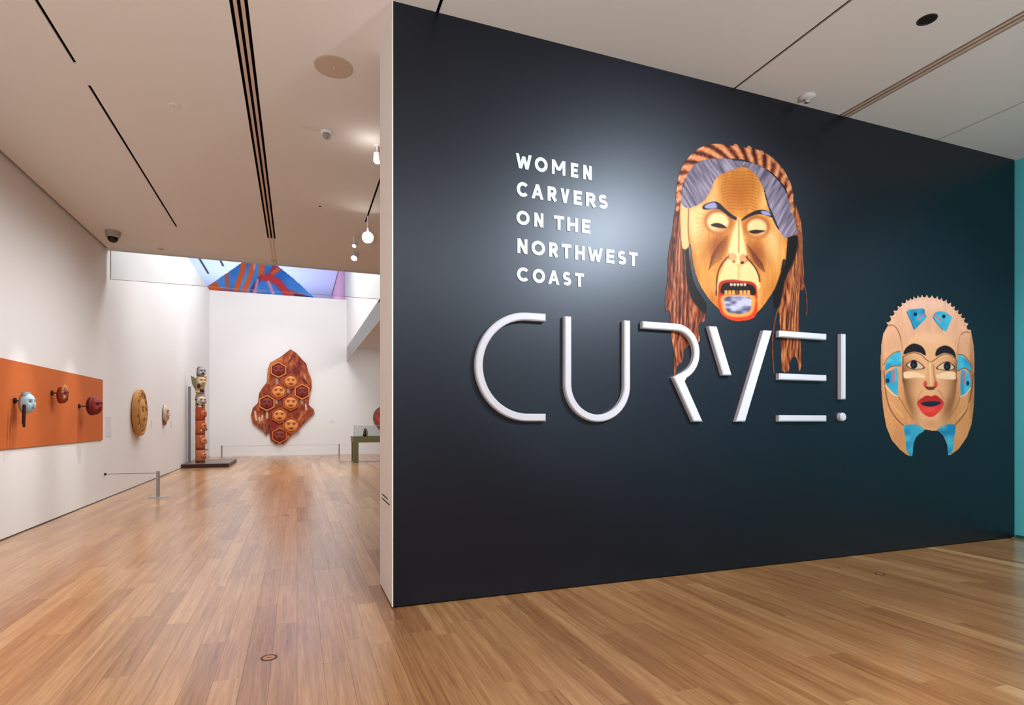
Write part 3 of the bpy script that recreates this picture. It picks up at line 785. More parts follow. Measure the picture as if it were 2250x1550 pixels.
P2.line([(318,620),(316,740),(320,830)], 10, (110,68,44), 10, None, True, 0.8); P2.line([(762,650),(760,760),(764,830)], 10, (120,76,50), 10, None, True, 0.8)
P2.line([(322,618),(400,588),(468,604),(505,640),(545,664),(585,645),(622,615),(690,598),(758,640)], 6, (112,60,34), 6)
P2.poly([(324,600),(345,545),(400,512),(460,525),(495,560),(506,610),(460,588),(400,580)], (40,30,36), 5, 'eyebrow#5')
P2.poly([(590,615),(600,560),(650,530),(700,535),(742,572),(757,630),(720,602),(660,590)], (40,30,36), 5, 'eyebrow#6')
for cx in (0, 1):
    if cx == 0: al = [(342,692),(370,662),(410,648),(455,668),(500,714),(445,728),(390,724)]; ic = (408,686)
    else: al = [(592,718),(640,674),(690,660),(725,680),(752,714),(705,736),(645,732)]; ic = (685,700)
    P2.poly(al, (70,40,30), 6, 'eye#%d' % cx)
    c0 = np.mean(al, 0); P2.poly([tuple(c0+(np.array(p)-c0)*0.86) for p in al], (214,180,150), 5, 'eye#%d' % cx)
    P2.ell(*ic, 29, 36, (26,24,32), 5, 'iris#%d' % cx); P2.ell(ic[0]-4, ic[1]+4, 12, 14, (60,60,72), 8)
# nose
P2.poly([(522,670),(512,760),(500,820),(492,850),(505,870),(545,880),(590,872),(604,848),(592,810),(574,740),(568,670)], (218,164,118), 12, 'nose')
P2.line([(540,680),(546,770),(552,850)], 12, (240,196,150), 10); P2.line([(572,690),(578,770),(590,830)], 10, (150,100,66), 12, None, True, 0.7)
P2.ell(503, 848, 16, 26, (206,78,64), 10); P2.ell(590, 850, 16, 26, (206,78,64), 10)
P2.poly([(502,868),(545,872),(590,868),(575,892),(545,898),(515,890)], (110,56,34), 8)
P2.line([(480,900),(455,940),(440,980)], 6, (176,122,82), 10, None, True, 0.7); P2.line([(612,900),(640,940),(655,975)], 6, (150,100,64), 10, None, True, 0.7)
# mouth
P2.poly([(434,1002),(475,962),(518,942),(550,950),(590,940),(630,968),(658,1004),(640,1055),(585,1108),(545,1122),(500,1106),(460,1060)], (214,62,56), 6, 'lips')
P2.poly([(440,1000),(478,965),(518,946),(550,953),(590,944),(628,972),(652,1002),(600,990),(545,992),(490,996)], (178,44,38), 8, 'lips')
P2.glow(540, 1060, 60, 22, (236,92,78), 0.7)
P2.poly([(466,1006),(515,994),(580,990),(634,1002),(600,1026),(540,1036),(490,1026)], (40,40,60), 5, 'mouth')
e = empty('mask_print', onY(2040, 830, YW), 'smaller wall print of a tan mask with blue shapes and red lips', 'wall print')
P2.meshes(placer(1900, 620, 1323/350, YW-0.0025), PRINT, e, 0.88, 1.1)

# ------------------------------------------------------------------ relief faces in real depth
def face_grid(w_, h_, depth, colour, brow=(60,34,24), lip=(150,50,36), eye=(36,24,22), n=22, frame=None, power=2.0, open_mouth=False, cheek=None, back=0.25):
    """local coordinates: x right, y up, z toward the viewer; returns verts, faces, colours"""
    vs = []; fs = []; cs = []
    m = n+1
    for j in range(m):
        for i in range(m):
            a = i/n*2-1; b = j/n*2-1
            # square to disc
            x_ = a*math.sqrt(max(0, 1-b*b/2)); y_ = b*math.sqrt(max(0, 1-a*a/2))
            r = min(1, math.hypot(x_, y_))
            z = (1-r**power)**0.5 if r < 1 else 0
            c = np.array(colour, float)
            def bump(cx, cy, rx, ry): return math.exp(-((x_-cx)/rx)**2-((y_-cy)/ry)**2)
            z += 0.26*bump(0, -0.02, 0.13, 0.22)+0.16*bump(0, -0.16, 0.2, 0.1)
            ew = 0
            for sx in (-1, 1):
                z += 0.16*bump(sx*0.38, 0.36, 0.26, 0.09)-0.2*bump(sx*0.38, 0.14, 0.2, 0.13)+0.1*bump(sx*0.38, 0.14, 0.12, 0.07)
                t = bump(sx*0.38, 0.36, 0.25, 0.07); c = c*(1-min(1, t*1.4))+np.array(brow)*min(1, t*1.4)
                t = bump(sx*0.38, 0.13, 0.14, 0.07); c = c*(1-min(1, t*1.5))+np.array(eye)*min(1, t*1.5)
                if cheek is not None:
                    t = bump(sx*0.55, -0.2, 0.2, 0.2); c = c*(1-t)+np.array(cheek)*t
            t = bump(0, -0.48, 0.3, 0.13); z += 0.16*t; c = c*(1-min(1, t*1.3))+np.array(lip)*min(1, t*1.3)
            t = bump(0, -0.48, 0.2, 0.045 if not open_mouth else 0.08); z -= 0.22*t; c = c*(1-min(1, t*1.3))+np.array((24,14,14))*min(1, t*1.3)
            vs.append((x_*w_/2, y_*h_/2, max(z, 0)*depth)); cs.append(c)
    for j in range(n):
        for i in range(n):
            fs.append((j*m+i, j*m+i+1, (j+1)*m+i+1, (j+1)*m+i))
    # closed rim and back
    rim = [i for i in range(m)]+[j*m+n for j in range(1, m)]+[n*m+i for i in range(n-1, -1, -1)]+[j*m for j in range(n-1, 0, -1)]
    base = len(vs)
    for i in rim:
        vs.append((vs[i][0], vs[i][1], -back*depth)); cs.append(np.array(colour)*0.7)
    k = len(rim)
    for i in range(k):
        fs.append((rim[(i+1) % k], rim[i], base+i, base+(i+1) % k))
    fs.append(tuple(base+i for i in range(k-1, -1, -1)))
    return vs, fs, cs
def put(vs, origin, ex, ey, ez):
    O = Vector(origin); ex = Vector(ex); ey = Vector(ey); ez = Vector(ez)
    return [O+ex*v[0]+ey*v[1]+ez*v[2] for v in vs]
def face_obj(name, frame, parent, **kw):
    vs, fs, cs = face_grid(**kw)
    mb = MB(); mb.v = [tuple(p) for p in put(vs, *frame)]; mb.f = fs; mb.c = cs
    return mb.build(name, CARVED, parent, True)
WALLX = ((0, -1, 0), (0, 0, 1), (1, 0, 0))      # hanging on the left wall, facing +X
def frameX(p): return (p,)+WALLX
def frameT(p, d=22):
    a = math.radians(d); return (p, (-math.sin(a), -math.cos(a), 0), (0, 0, 1), (math.cos(a), -math.sin(a), 0))
def frameY(p): return (p, (1, 0, 0), (0, 0, 1), (0, -1, 0))

# ------------------------------------------------------------------ orange panel and the masks on stands
OT = 0.02
pe = onX(226, 900, XL+OT)
zt = onX(226, 835, XL+OT).z; zb = onX(226, 967, XL+OT).z
tag(box_obj('display_board', (XL+0.002, 5.2, zb), (XL+OT, pe.y, zt), ORANGE), 'long orange display panel mounted on the white left wall', 'panel')
def stand(parent, u, v, reach):
    p = onX(u, v, XL+OT)
    b = MB(); b.lathe((XL+OT, p.y, p.z), (1, 0, 0), [(0.035, 0), (0.035, 0.018), (0.012, 0.022)], 16); b.build('wall_mount', BLACK, parent)
    b = MB(); b.tube((XL+OT+0.02, p.y, p.z), (XL+OT+reach, p.y, p.z), 0.008); b.build('arm', DKSTEEL, parent)
    return p
# pale blue mask
p = onX(31, 881, XL+OT); e = empty('carved_mask', p, 'pale blue-white carved mask with dark hanging hair on orange panel', 'mask', 'masks on the orange panel')
stand(e, 31, 881, 0.10); c = Vector((XL+OT+0.125, p.y, p.z-0.03))
face_obj('face', frameT(c), e, back=0.45, power=2.8, w_=0.16, h_=0.25, depth=0.08, colour=(176,206,220), brow=(110,140,160), lip=(150,170,182), eye=(70,80,92))
b = MB(); b.rings([[(c.x+0.04*math.cos(t)-0.01, c.y+0.07*math.sin(t), c.z+0.10+h) for t in np.linspace(0, 2*math.pi, 17)[:-1]] for h in (0, 0.025, 0.035)]); b.build('cap', mat('mask_cap', (150,176,190), 0.6), e)
HAIR = mat('dark_hair', (44,26,28), 0.7, 0.3, var=0.3, scale=80)
for k in range(6):
    y = c.y-0.10+0.012*k*(1 if k < 3 else -1)
    b = MB(); b.tube((c.x+0.0+0.006*k, y, c.z-0.02), (c.x-0.005+0.006*k, y-0.004, c.z-0.25-0.02*(k % 3)), 0.008, 6); b.build('hair_strand', HAIR, e)
# small spotted mask
p = onX(113, 864, XL+OT); e = empty('carved_mask', p, 'small brown and cream carved mask with ruffled crest on orange panel', 'mask', 'masks on the orange panel')
stand(e, 113, 864, 0.10); c = Vector((XL+OT+0.125, p.y, p.z-0.03))
face_obj('face', frameT(c), e, back=0.45, power=2.8, w_=0.13, h_=0.23, depth=0.07, colour=(140,62,46), brow=(70,24,22), lip=(120,30,26), eye=(40,14,14), cheek=(228,190,140))
for k in range(9):
    a = math.radians(20+k*17.5)
    b = MB(); b.lathe((c.x+0.01, c.y+0.055*math.cos(a), c.z+0.10*math.sin(a)), (0.5, math.cos(a), math.sin(a)), [(0.014, 0), (0.018, 0.03), (0.004, 0.055)], 8)
    b.build('crest_tuft', mat('crest_tan', (214,160,110), 0.8, var=0.15, scale=60), e, True)
# dark red mask
p = onX(173, 893, XL+OT); e = empty('carved_mask', p, 'dark red carved mask nearest the end of the orange panel', 'mask', 'masks on the orange panel')
stand(e, 173, 893, 0.20); c = Vector((XL+OT+0.20, p.y, p.z+0.005))
face_obj('face', frameT(c), e, back=0.45, power=2.8, w_=0.22, h_=0.29, depth=0.10, colour=(124,28,24), brow=(60,12,14), lip=(90,40,30), eye=(30,10,12), cheek=(150,62,44))
b = MB(); b.rings([[(c.x-0.04+h, c.y+r*0.115*math.cos(t), c.z+r*0.15*math.sin(t)) for t in np.linspace(0, 2*math.pi, 21)[:-1]] for h, r in ((-0.03, 0.8), (0.0, 1.0), (0.03, 1.0))]); b.build('rim', mat('mask_dark_rim', (84,12,18), 0.6), e, True)

# round carved disc, small mask on the white wall
pc = onX(312, 907, XL+0.10)
e = empty('carved_disc', (XL, pc.y, pc.z), 'large round pale wood disc carved with a face, left wall', 'carving')
RD = 0.50
b = MB(); b.lathe((XL+0.002, pc.y, pc.z), (1, 0, 0), [(RD*0.9, 0), (RD, 0.03), (RD, 0.09), (RD*0.985, 0.10)], 48, (196,140,74))
b.build('disc', CARVED, e)
for r0 in (0.9, 0.62):
    b = MB(); n = 48
    ring = lambda r, h: [(XL+h, pc.y+RD*r*math.cos(2*math.pi*i/n), pc.z+RD*r*math.sin(2*math.pi*i/n)) for i in range(n)]
    b.rings([ring(r0, 0.10), ring(r0, 0.112), ring(r0-0.035, 0.112), ring(r0-0.035, 0.10)], (208,150,78) if r0 > 0.8 else (176,122,62), cap=False); b.build('carved_ring', CARVED, e)
face_obj('face', frameX((XL+0.10, pc.y, pc.z)), e, w_=0.56, h_=0.62, depth=0.05, colour=(206,150,82), brow=(110,66,34), lip=(150,92,48), eye=(84,50,28), cheek=(216,170,96))
rr_ = random.Random(3)
for k in range(14):
    a = 2*math.pi*k/14+0.2; q = 0.77
    b = MB(); b.lathe((XL+0.10, pc.y+RD*q*math.cos(a), pc.z+RD*q*math.sin(a)), (1, 0, 0), [(0.035, 0), (0.035, 0.01), (0.02, 0.015)], 10, rr_.choice([(150,96,50),(214,166,90),(120,74,40)])); b.build('carved_boss', CARVED, e)
pc = onX(364, 910, XL+0.05)
e = empty('carved_mask', (XL, pc.y, pc.z), 'small white and red-brown carved mask on white wall, right of disc', 'mask')
face_obj('face', frameX((XL+0.035, pc.y, pc.z)), e, w_=0.34, h_=0.46, depth=0.09, colour=(214,190,168), brow=(60,34,34), lip=(122,30,26), eye=(40,24,24), cheek=(176,120,80))
b = MB(); b.lathe((XL+0.002, pc.y, pc.z), (1, 0, 0), [(0.05, 0), (0.05, 0.03)], 14); b.build('backing', DKSTEEL, e)
b = MB()
for k in range(7):
    b.box((XL+0.03, pc.y-0.15+0.045*k, pc.z-0.30+0.02*abs(k-3)), (XL+0.05, pc.y-0.12+0.045*k, pc.z-0.15))
b.build('beard', mat('mask_beard', (150,60,44), 0.7), e)

# wall labels
for i, (u, v, w_, h_, lab) in enumerate(((238, 938, 0.3, 0.36, 'grey text panel on the white wall beside the orange panel'),
                             (333, 932, 0.12, 0.16, 'small grey caption card right of the carved disc'),
                             (376, 932, 0.12, 0.16, 'small grey caption card right of the small wall mask'))):
    p = onX(u, v, XL)
    tag(box_obj('caption_card', (XL, p.y-w_/2, p.z-h_/2), (XL+0.006, p.y+w_/2, p.z+h_/2), PAPER), lab, 'label', 'caption cards on the left wall')
p = onY(730, 927, YF)
tag(box_obj('caption_card', (p.x-0.09, YF-0.006, p.z-0.06), (p.x+0.09, YF, p.z+0.06), PAPER), 'small caption card on the back wall right of the large carving', 'label')

# low barriers
def post(p, hgt, par, foot=0.15):
    b = MB(); b.lathe((p.x, p.y, 0), (0, 0, 1), [(foot, 0), (foot, 0.008), (foot*0.9, 0.012)], 28); b.build('foot', STEEL, par)
    b = MB(); b.lathe((p.x, p.y, 0.012), (0, 0, 1), [(0.03, 0), (0.03, hgt-0.03), (0.027, hgt-0.012)], 16); b.build('post', STEEL, par)
pp = onZ(347, 1093, 0)
e = empty('rope_barrier', (pp.x, pp.y, 0), 'short steel barrier post wired to the white left wall', 'barrier', 'low barriers')
post(pp, 0.48, e)
b = MB(); b.tube((XL+0.02, pp.y+0.02, 0.446), (pp.x, pp.y, 0.44), 0.004, 6); b.build('wire', DKSTEEL, e)
b = MB(); b.lathe((XL, pp.y+0.02, 0.446), (1, 0, 0), [(0.022, 0), (0.022, 0.025), (0.012, 0.03)], 12); b.build('wall_hook', BLACK, e)
pl = onY(487, 1000, YF-0.7); pr = onY(745, 1000, YF-0.7)
e = empty('rope_barrier', (pl.x, pl.y, 0), 'thin wire barrier on two posts in front of the large carving', 'barrier', 'low barriers')
for q in (pl, pr): post(q, 0.47, e, 0.1)
b = MB(); b.tube((pl.x, pl.y, 0.44), (pr.x, pr.y, 0.44), 0.006, 6); b.build('wire', STEEL, e)
q = onZ(746, 1017, 0); q2 = onZ(835, 1017, 0)
e = empty('floor_rail', (q.x, q.y, 0), 'low grey floor rail running past the olive table legs', 'barrier')
b = MB(); b.tube((q.x, q.y, 0.03), (q.x+3.0, q.y, 0.03), 0.012, 8); b.build('rail', STEEL, e)
for k in range(4):
    b = MB(); b.lathe((q.x+0.05+0.95*k, q.y, 0), (0, 0, 1), [(0.03, 0), (0.03, 0.01), (0.01, 0.02)], 10); b.build('foot', STEEL, e)

# ------------------------------------------------------------------ totem pole on its plinth
px0 = XL; px1 = -1.94; py0 = 19.27; py1 = 21.7; PH = 0.12
e = empty('plinth', ((px0+px1)/2, (py0+py1)/2, 0), 'low dark red-brown plinth under the carved pole', 'plinth')
box_obj('body', (px0+0.01, py0, 0), (px1, py1, PH-0.012), PLINTH, e)
box_obj('top_board', (px0+0.01, py0, PH-0.012), (px1, py1, PH), PLINTHTOP, e)
tp = onZ(440, 1016, PH+0.004); DT = SY*tp.x+CY*tp.y
def tz(cy): return CAMZ+(HV-(790+cy/5.96))/F*DT
RT = 0.135
e = empty('totem_pole', (tp.x, tp.y, PH), 'tall carved pole with stacked painted figures on the dark plinth', 'carved pole')
def seg(name, c0, c1, prof, col, rx=1.0):
    b = MB(); z1 = tz(c0); z0 = tz(c1)
    rings = []
    for t, r in prof:
        z = z0+(z1-z0)*t
        rings.append([(tp.x+RT*r*rx*math.cos(a), tp.y+RT*r*0.95*math.sin(a), z) for a in np.linspace(0, 2*math.pi, 25)[:-1]])
    b.rings(rings, col); return b.build(name, CARVED, e, True)
def tface(c, size, fwd=(0.55, -0.83, 0), **kw):
    fz = Vector(fwd).normalized(); fx = Vector((0, 0, 1)).cross(fz)
    kw.setdefault('n', 16)
    return face_obj('carved_face', (Vector((tp.x, tp.y, tz(c)))+fz*RT*0.72, fx, (0, 0, 1), fz), e, w_=size*0.92, h_=size, depth=0.09, **kw)
def chip(name, c, side, sz, col, out=1.0):
    """small block or beak carved proud of the pole; side is an angle in degrees, -90 toward the viewer"""
    a = math.radians(side); d = Vector((math.cos(a), math.sin(a), 0)); t = Vector((-d.y, d.x, 0)); o_ = Vector((tp.x, tp.y, tz(c)))+d*RT*0.9
    b = MB(); w_, h_, l_ = sz
    r = [[o_+t*(s*w_/2*k)+Vector((0, 0, q*h_/2*k+dz))+d*l for s, q in ((-1,-1),(1,-1),(1,1),(-1,1))] for l, k, dz in ((-0.03, 1, 0), (l_*0.6*out, 0.9, 0), (l_*out, 0.45, -h_*0.12))]
    b.rings(r, col); return b.build(name, CARVED, e)
seg('head_figure', 96, 222, [(0, .72), (.15, .8), (.5, .74), (.8, .7), (.95, .5), (1, .25)], (96, 92, 90))
tface(165, 0.27, colour=(150,146,142), brow=(24,22,24), lip=(40,34,34), eye=(16,14,16), cheek=(228,226,222))
seg('winged_figure', 222, 455, [(0, .85), (.1, .95), (.4, .9), (.7, .98), (.92, .85), (1, .7)], (168, 146, 112))
tface(290, 0.30, colour=(206,178,134), brow=(60,36,24), lip=(232,226,214), eye=(60,20,24), cheek=(236,226,206))
chip('chest_block', 410, -60, (0.1, 0.10, 0.05), (44, 20, 40)); chip('chest_block', 425, -110, (0.1, 0.06, 0.05), (226, 190, 90))
chip('beak', 350, -100, (0.07, 0.13, 0.10), (70, 24, 30))
# wing toward the wall
b = MB(); wp = [Vector((tp.x-0.10, 0, tz(430))), Vector((tp.x-0.22, 0, tz(330))), Vector((tp.x-0.26, 0, tz(215))), Vector((tp.x-0.16, 0, tz(240))), Vector((tp.x-0.08, 0, tz(270)))]
b.rings([[(q_.x, tp.y-0.03, q_.z) for q_ in wp], [(q_.x, tp.y+0.05, q_.z) for q_ in wp]], (122, 116, 84)); b.build('wing', CARVED, e)
b = MB(); wp = [Vector((tp.x+0.08, 0, tz(300))), Vector((tp.x+0.17, 0, tz(280))), Vector((tp.x+0.17, 0, tz(220))), Vector((tp.x+0.06, 0, tz(230)))]
b.rings([[(q_.x, tp.y-0.05, q_.z) for q_ in wp], [(q_.x, tp.y+0.05, q_.z) for q_ in wp]], (196, 140, 84)); b.build('wing', CARVED, e)
seg('patterned_figure', 455, 640, [(0, .92), (.2, 1.0), (.5, .96), (.8, 1.02), (1, .85)], (150, 128, 110))
tface(545, 0.30, colour=(206,190,172), brow=(18,12,16), lip=(90,50,40), eye=(14,10,14), cheek=(120,100,92))
for k, (s_, c_) in enumerate(((-150, 530), (-40, 510), (-120, 590), (-60, 600), (-90, 620), (-30, 570))):
    chip('painted_block', c_, s_, (0.06, 0.05, 0.03), ((24,16,20), (236,228,214), (60,40,36))[k % 3])
RED1, RED2 = (186, 92, 50), (176, 78, 40)
for (a_, b_, col) in ((640, 785, RED2), (800, 970, RED1), (985, 1165, (190,104,62)), (1185, 1330, (204,122,80))):
    seg('cedar_figure', a_, b_, [(0, .95), (.08, 1.02), (.5, .98), (.92, 1.03), (1, .95)], col)
for c_ in (792, 977, 1175): seg('dark_band', c_-8, c_+9, [(0, .96), (.5, 1.03), (1, .96)], (116, 34, 24))
seg('foot_block', 1330, 1346, [(0, 1.0), (1, .98)], (112, 40, 30))
tface(715, 0.26, (0.9, -0.43, 0), colour=(190,96,54), brow=(60,24,20), lip=(110,40,30), eye=(30,16,16))
tface(885, 0.26, (0.9, -0.43, 0), colour=(196,104,60), brow=(50,24,22), lip=(230,200,180), eye=(30,16,16))
tface(1075, 0.26, (0.9, -0.43, 0), colour=(200,116,74), brow=(90,50,38), lip=(236,226,214), eye=(60,40,36))
tface(1260, 0.22, (0.9, -0.43, 0), colour=(204,122,80), brow=(120,60,40), lip=(160,80,56), eye=(70,40,30))
chip('beak', 740, -10, (0.08, 0.10, 0.03), (40, 26, 28)); chip('beak', 915, -10, (0.08, 0.11, 0.08), (140, 120, 110))
chip('beak', 1075, -10, (0.08, 0.09, 0.09), (170, 166, 150)); chip('beak', 1115, -15, (0.08, 0.07, 0.06), (238, 226, 208)); chip('beak', 1185, -5, (0.06, 0.06, 0.11), (140, 146, 144))
chip('eye_block', 930, -70, (0.05, 0.05, 0.03), (240, 214, 180)); chip('eye_block', 1015, -80, (0.05, 0.03, 0.03), (236, 200, 160)); chip('eye_block', 620, -80, (0.06, 0.05, 0.04), (240, 210, 170))
# steel brace behind the pole
by = tp.y+0.02; bx = XL+0.10
BR = mat('brace_grey', (128, 127, 130), 0.4, 0.5)
e = empty('pole_brace', (bx, by, PH), 'grey steel brace standing behind the carved pole', 'bracket')
zt_ = 2.47
box_obj('upright', (bx-0.035, by-0.035, PH), (bx+0.035, by+0.035, zt_), BR, e)
box_obj('arm', (bx+0.035, by-0.02, zt_-0.05), (tp.x-0.27, by+0.02, zt_-0.015), BR, e)
box_obj('foot', (bx-0.07, by-0.07, PH), (bx+0.07, by+0.07, PH+0.012), BR, e)

# ------------------------------------------------------------------ large carving on the far wall
KS = 1098/170
def K2(cx, cy, Y=YF-0.06): p = onY(540+cx/KS, 750+cy/KS, Y); return (p.x, p.z)
kout = [(635,115),(720,170),(790,250),(860,320),(882,420),(930,540),(936,650),(895,800),(892,905),(965,970),(975,1020),(900,1095),(780,1215),(650,1335),(560,1440),(520,1470),(505,1440),(480,1440),(430,1468),(390,1430),(350,1400),(340,1310),(322,1290),(290,1335),(240,1270),(200,1245),(100,1160),(75,1050),(100,950),(172,880),(190,740),(245,650),(300,585),(312,400),(345,310),(420,265),(490,225)]
wc = K2(520, 800)
e = empty('cedar_carving', (wc[0], YF, wc[1]), 'huge red-orange cedar panel of carved faces on the back wall', 'carving')
P3 = Painter(1098, 1550, 9.0, (150, 74, 40))
def cedar(X, Y):
    n = vnoise((X*0.7+Y*0.25)*0.03, (Y*0.8-X*0.4)*0.010, 51)*0.55+vnoise(X*0.06, Y*0.025, 52)*0.45
    return np.where((n < 0.45)[..., None], lerp((66,20,12), (150,62,28), n/0.45), lerp((150,62,28), (204,116,60), np.clip((n-0.45)/0.5, 0, 1)))
P3.poly(kout, cedar, 4, 'slab', False)
P3.poly([(600,300),(640,240),(665,180),(660,240),(600,330)], (88,18,14), 8)
P3.poly([(740,330),(770,240),(785,300),(770,350)], (120,16,14), 8); P3.poly([(690,330),(740,430),(770,480),(700,430)], (120,20,18), 8)
P3.poly([(800,520),(880,600),(830,590)], (90,24,20), 8); P3.poly([(820,440),(860,540),(830,520)], (196,146,104), 10)
P3.line([(320,600),(330,420),(360,330),(490,250)], 22, (206,128,64), 14); P3.line([(120,960),(205,760),(320,610)], 12, (150,50,34), 12)
for (a_, b_) in (((440,540),(445,600)), ((430,820),(440,880)), ((600,660),(600,720)), ((790,840),(800,880))):
    P3.line([a_, b_], 34, (178,152,140), 22)
for (a_, b_) in (((130,1000),(150,1120)), ((190,1090),(190,1160)), ((300,1000),(300,1090)), ((235,1060),(225,1120)), ((850,900),(860,970))):
    P3.line([a_, b_], 24, (226,196,176), 14)
for k in range(8): P3.line([(160+k*24, 1130+k*10), (180+k*22, 1220+k*12)], 12, (84,36,26) if k % 2 else (150,82,52), 8)
P3.poly([(360,1120),(440,1140),(430,1230),(380,1290)], (140,36,38), 12)
P3.line([(640,420),(560,480),(700,470)], 20, (140,34,30), 12); P3.line([(820,1080),(900,1000),(950,990)], 18, (110,50,34), 10)
P3.line([(800,1010),(740,1150),(660,1290)], 14, (222,150,92), 12); P3.line([(560,1130),(540,1250),(580,1330)], 14, (200,120,70), 12)
P3.line([(400,1310),(490,1230),(570,1340)], 12, (216,128,76), 10)
# side strips of the slab: thickness
b = MB(); pts = [K2(*q, YF-0.10) for q in kout]
b.rings([[(q[0], YF-0.002, q[1]) for q in pts[::-1]], [(q[0], YF-0.10, q[1]) for q in pts[::-1]]], (140, 66, 36)); b.build('backing', CARVED, e)
P3.meshes(placer(540, 750, KS, YF-0.104), CARVED, e)
def kface(cx, cy, s, **kw):
    x_, z_ = K2(cx, cy, YF-0.11); r = s/KS*23.5/F
    return face_obj('carved_face', frameY((x_, YF-0.106, z_)), e, w_=2*r, h_=2*r*0.94, depth=0.075, power=3.5, **kw)
def khex(cx, cy, s, col):
    x_, z_ = K2(cx, cy, YF-0.11); r = s/KS*23.5/F
    b = MB(); rg = lambda q, y: [(x_+r*q*math.cos(math.radians(30+60*i)), y, z_+r*q*math.sin(math.radians(30+60*i))) for i in range(6)]
    b.rings([rg(1.05, YF-0.10), rg(1.02, YF-0.17), rg(0.86, YF-0.17), rg(0.84, YF-0.11)], col, cap=False); b.build('hexagon_frame', CARVED, e)
for (cx, cy) in ((465,410), (800,720), (300,880)):
    khex(cx, cy, 112, (212, 128, 68)); kface(cx, cy, 84, colour=(136,48,32), brow=(66,18,16), lip=(90,26,22), eye=(48,12,14), n=16)
khex(480, 1340, 110, (190, 100, 58)); kface(480, 1345, 80, colour=(140,56,38), brow=(80,26,20), lip=(100,30,24), eye=(50,14,14), n=16)
for (cx, cy, s) in ((640,570,88), (465,715,92), (640,875,92), (480,1055,92), (645,1195,98)):
    kface(cx, cy, s, colour=(232,148,78), brow=(120,50,22), lip=(130,34,20), eye=(64,14,8), n=18)
    khex(cx, cy+4, s*1.22, (176, 84, 44))

# olive display table with glass case, things in and behind it
tq = onZ(777, 1018, 0)
TZ = CAMZ+(HV-960)/F*(SY*tq.x+CY*tq.y)
e = empty('display_table', (tq.x+0.9, tq.y+0.4, 0), 'olive green display table with square legs near the back wall', 'table')
box_obj('top', (tq.x-0.02, tq.y, TZ-0.20), (tq.x+2.2, tq.y+0.85, TZ), OLIVE, e)
for (dx, dy) in ((0, 0), (0, 0.65), (2.0, 0), (2.0, 0.65)):
    box_obj('leg', (tq.x+dx, tq.y+dy+0.005, 0), (tq.x+dx+0.16, tq.y+dy+0.19, TZ-0.20), OLIVE, e)
e = empty('glass_case', (tq.x+1.0, tq.y+0.4, TZ), 'clear glass case standing on the olive display table', 'display case')
gx0, gx1, gy0, gy1, gz = tq.x+0.06, tq.x+2.1, tq.y+0.06, tq.y+0.78, TZ+0.37
for nm, a_, b_ in (('pane', (gx0, gy0, TZ), (gx1, gy0+0.008, gz)), ('pane', (gx0, gy1, TZ), (gx1, gy1+0.008, gz)), ('pane', (gx0, gy0+0.009, TZ), (gx0+0.008, gy1-0.001, gz)), ('pane', (gx1-0.008, gy0+0.009, TZ), (gx1, gy1-0.001, gz)), ('lid', (gx0, gy0, gz+0.001), (gx1, gy1, gz+0.009))):
    box_obj(nm, a_, b_, GLASS, e)
for a_, b_ in (((gx0-0.004, gy0-0.004, TZ), (gx0+0.006, gy0+0.006, gz)), ((gx0, gy0-0.004, gz), (gx1, gy0+0.004, gz+0.01))):
    box_obj('edge_strip', a_, b_, GLASSEDGE, e)
q = onY(802, 942, tq.y+0.3)
e = empty('carved_figure', (q.x, tq.y+0.3, TZ), 'small dark carved figure inside the glass case', 'figurine')
b = MB(); b.lathe((q.x, tq.y+0.3, TZ), (0, 0, 1), [(0.07, 0), (0.075, 0.05), (0.05, 0.12), (0.065, 0.18)], 14, (70, 44, 36)); b.build('body', CARVED, e, True)
b = MB(); b.lathe((q.x+0.01, tq.y+0.3, TZ+0.175), (0, 0, 1), [(0.04, 0), (0.055, 0.04), (0.05, 0.08), (0.02, 0.1)], 14, (120, 96, 84)); b.build('head', CARVED, e, True)
b = MB(); b.box((q.x+0.03, tq.y+0.24, TZ+0.03), (q.x+0.09, tq.y+0.30, TZ+0.19), (150, 132, 120)); b.build('arm', CARVED, e)
q = onY(845, 918, YF)
e = empty('carved_mask', (q.x, YF, q.z), 'round red and green mask on the back wall above the table', 'mask')
RM = 0.50
b = MB(); b.lathe((q.x, YF-0.002, q.z), (0, -1, 0), [(RM*0.9, 0), (RM, 0.04), (RM*0.93, 0.09)], 40, (96, 104, 84)); b.build('rim', CARVED, e)
face_obj('face', frameY((q.x, YF-0.08, q.z)), e, w_=RM*1.75, h_=RM*1.75, depth=0.16, colour=(176,60,48), brow=(60,50,40), lip=(120,120,90), eye=(50,36,32), cheek=(196,110,90))
for k in range(5):
    a = math.radians(200+k*35); x_ = q.x+RM*0.9*math.cos(a); z_ = q.z+RM*0.9*math.sin(a)
    b = MB(); b.lathe((x_, YF-0.05, z_-0.12), (0, 0, 1), [(0.03, 0), (0.045, 0.05), (0.012, 0.13)], 10, (206, 96, 84)); b.build('tassel', CARVED, e, True)

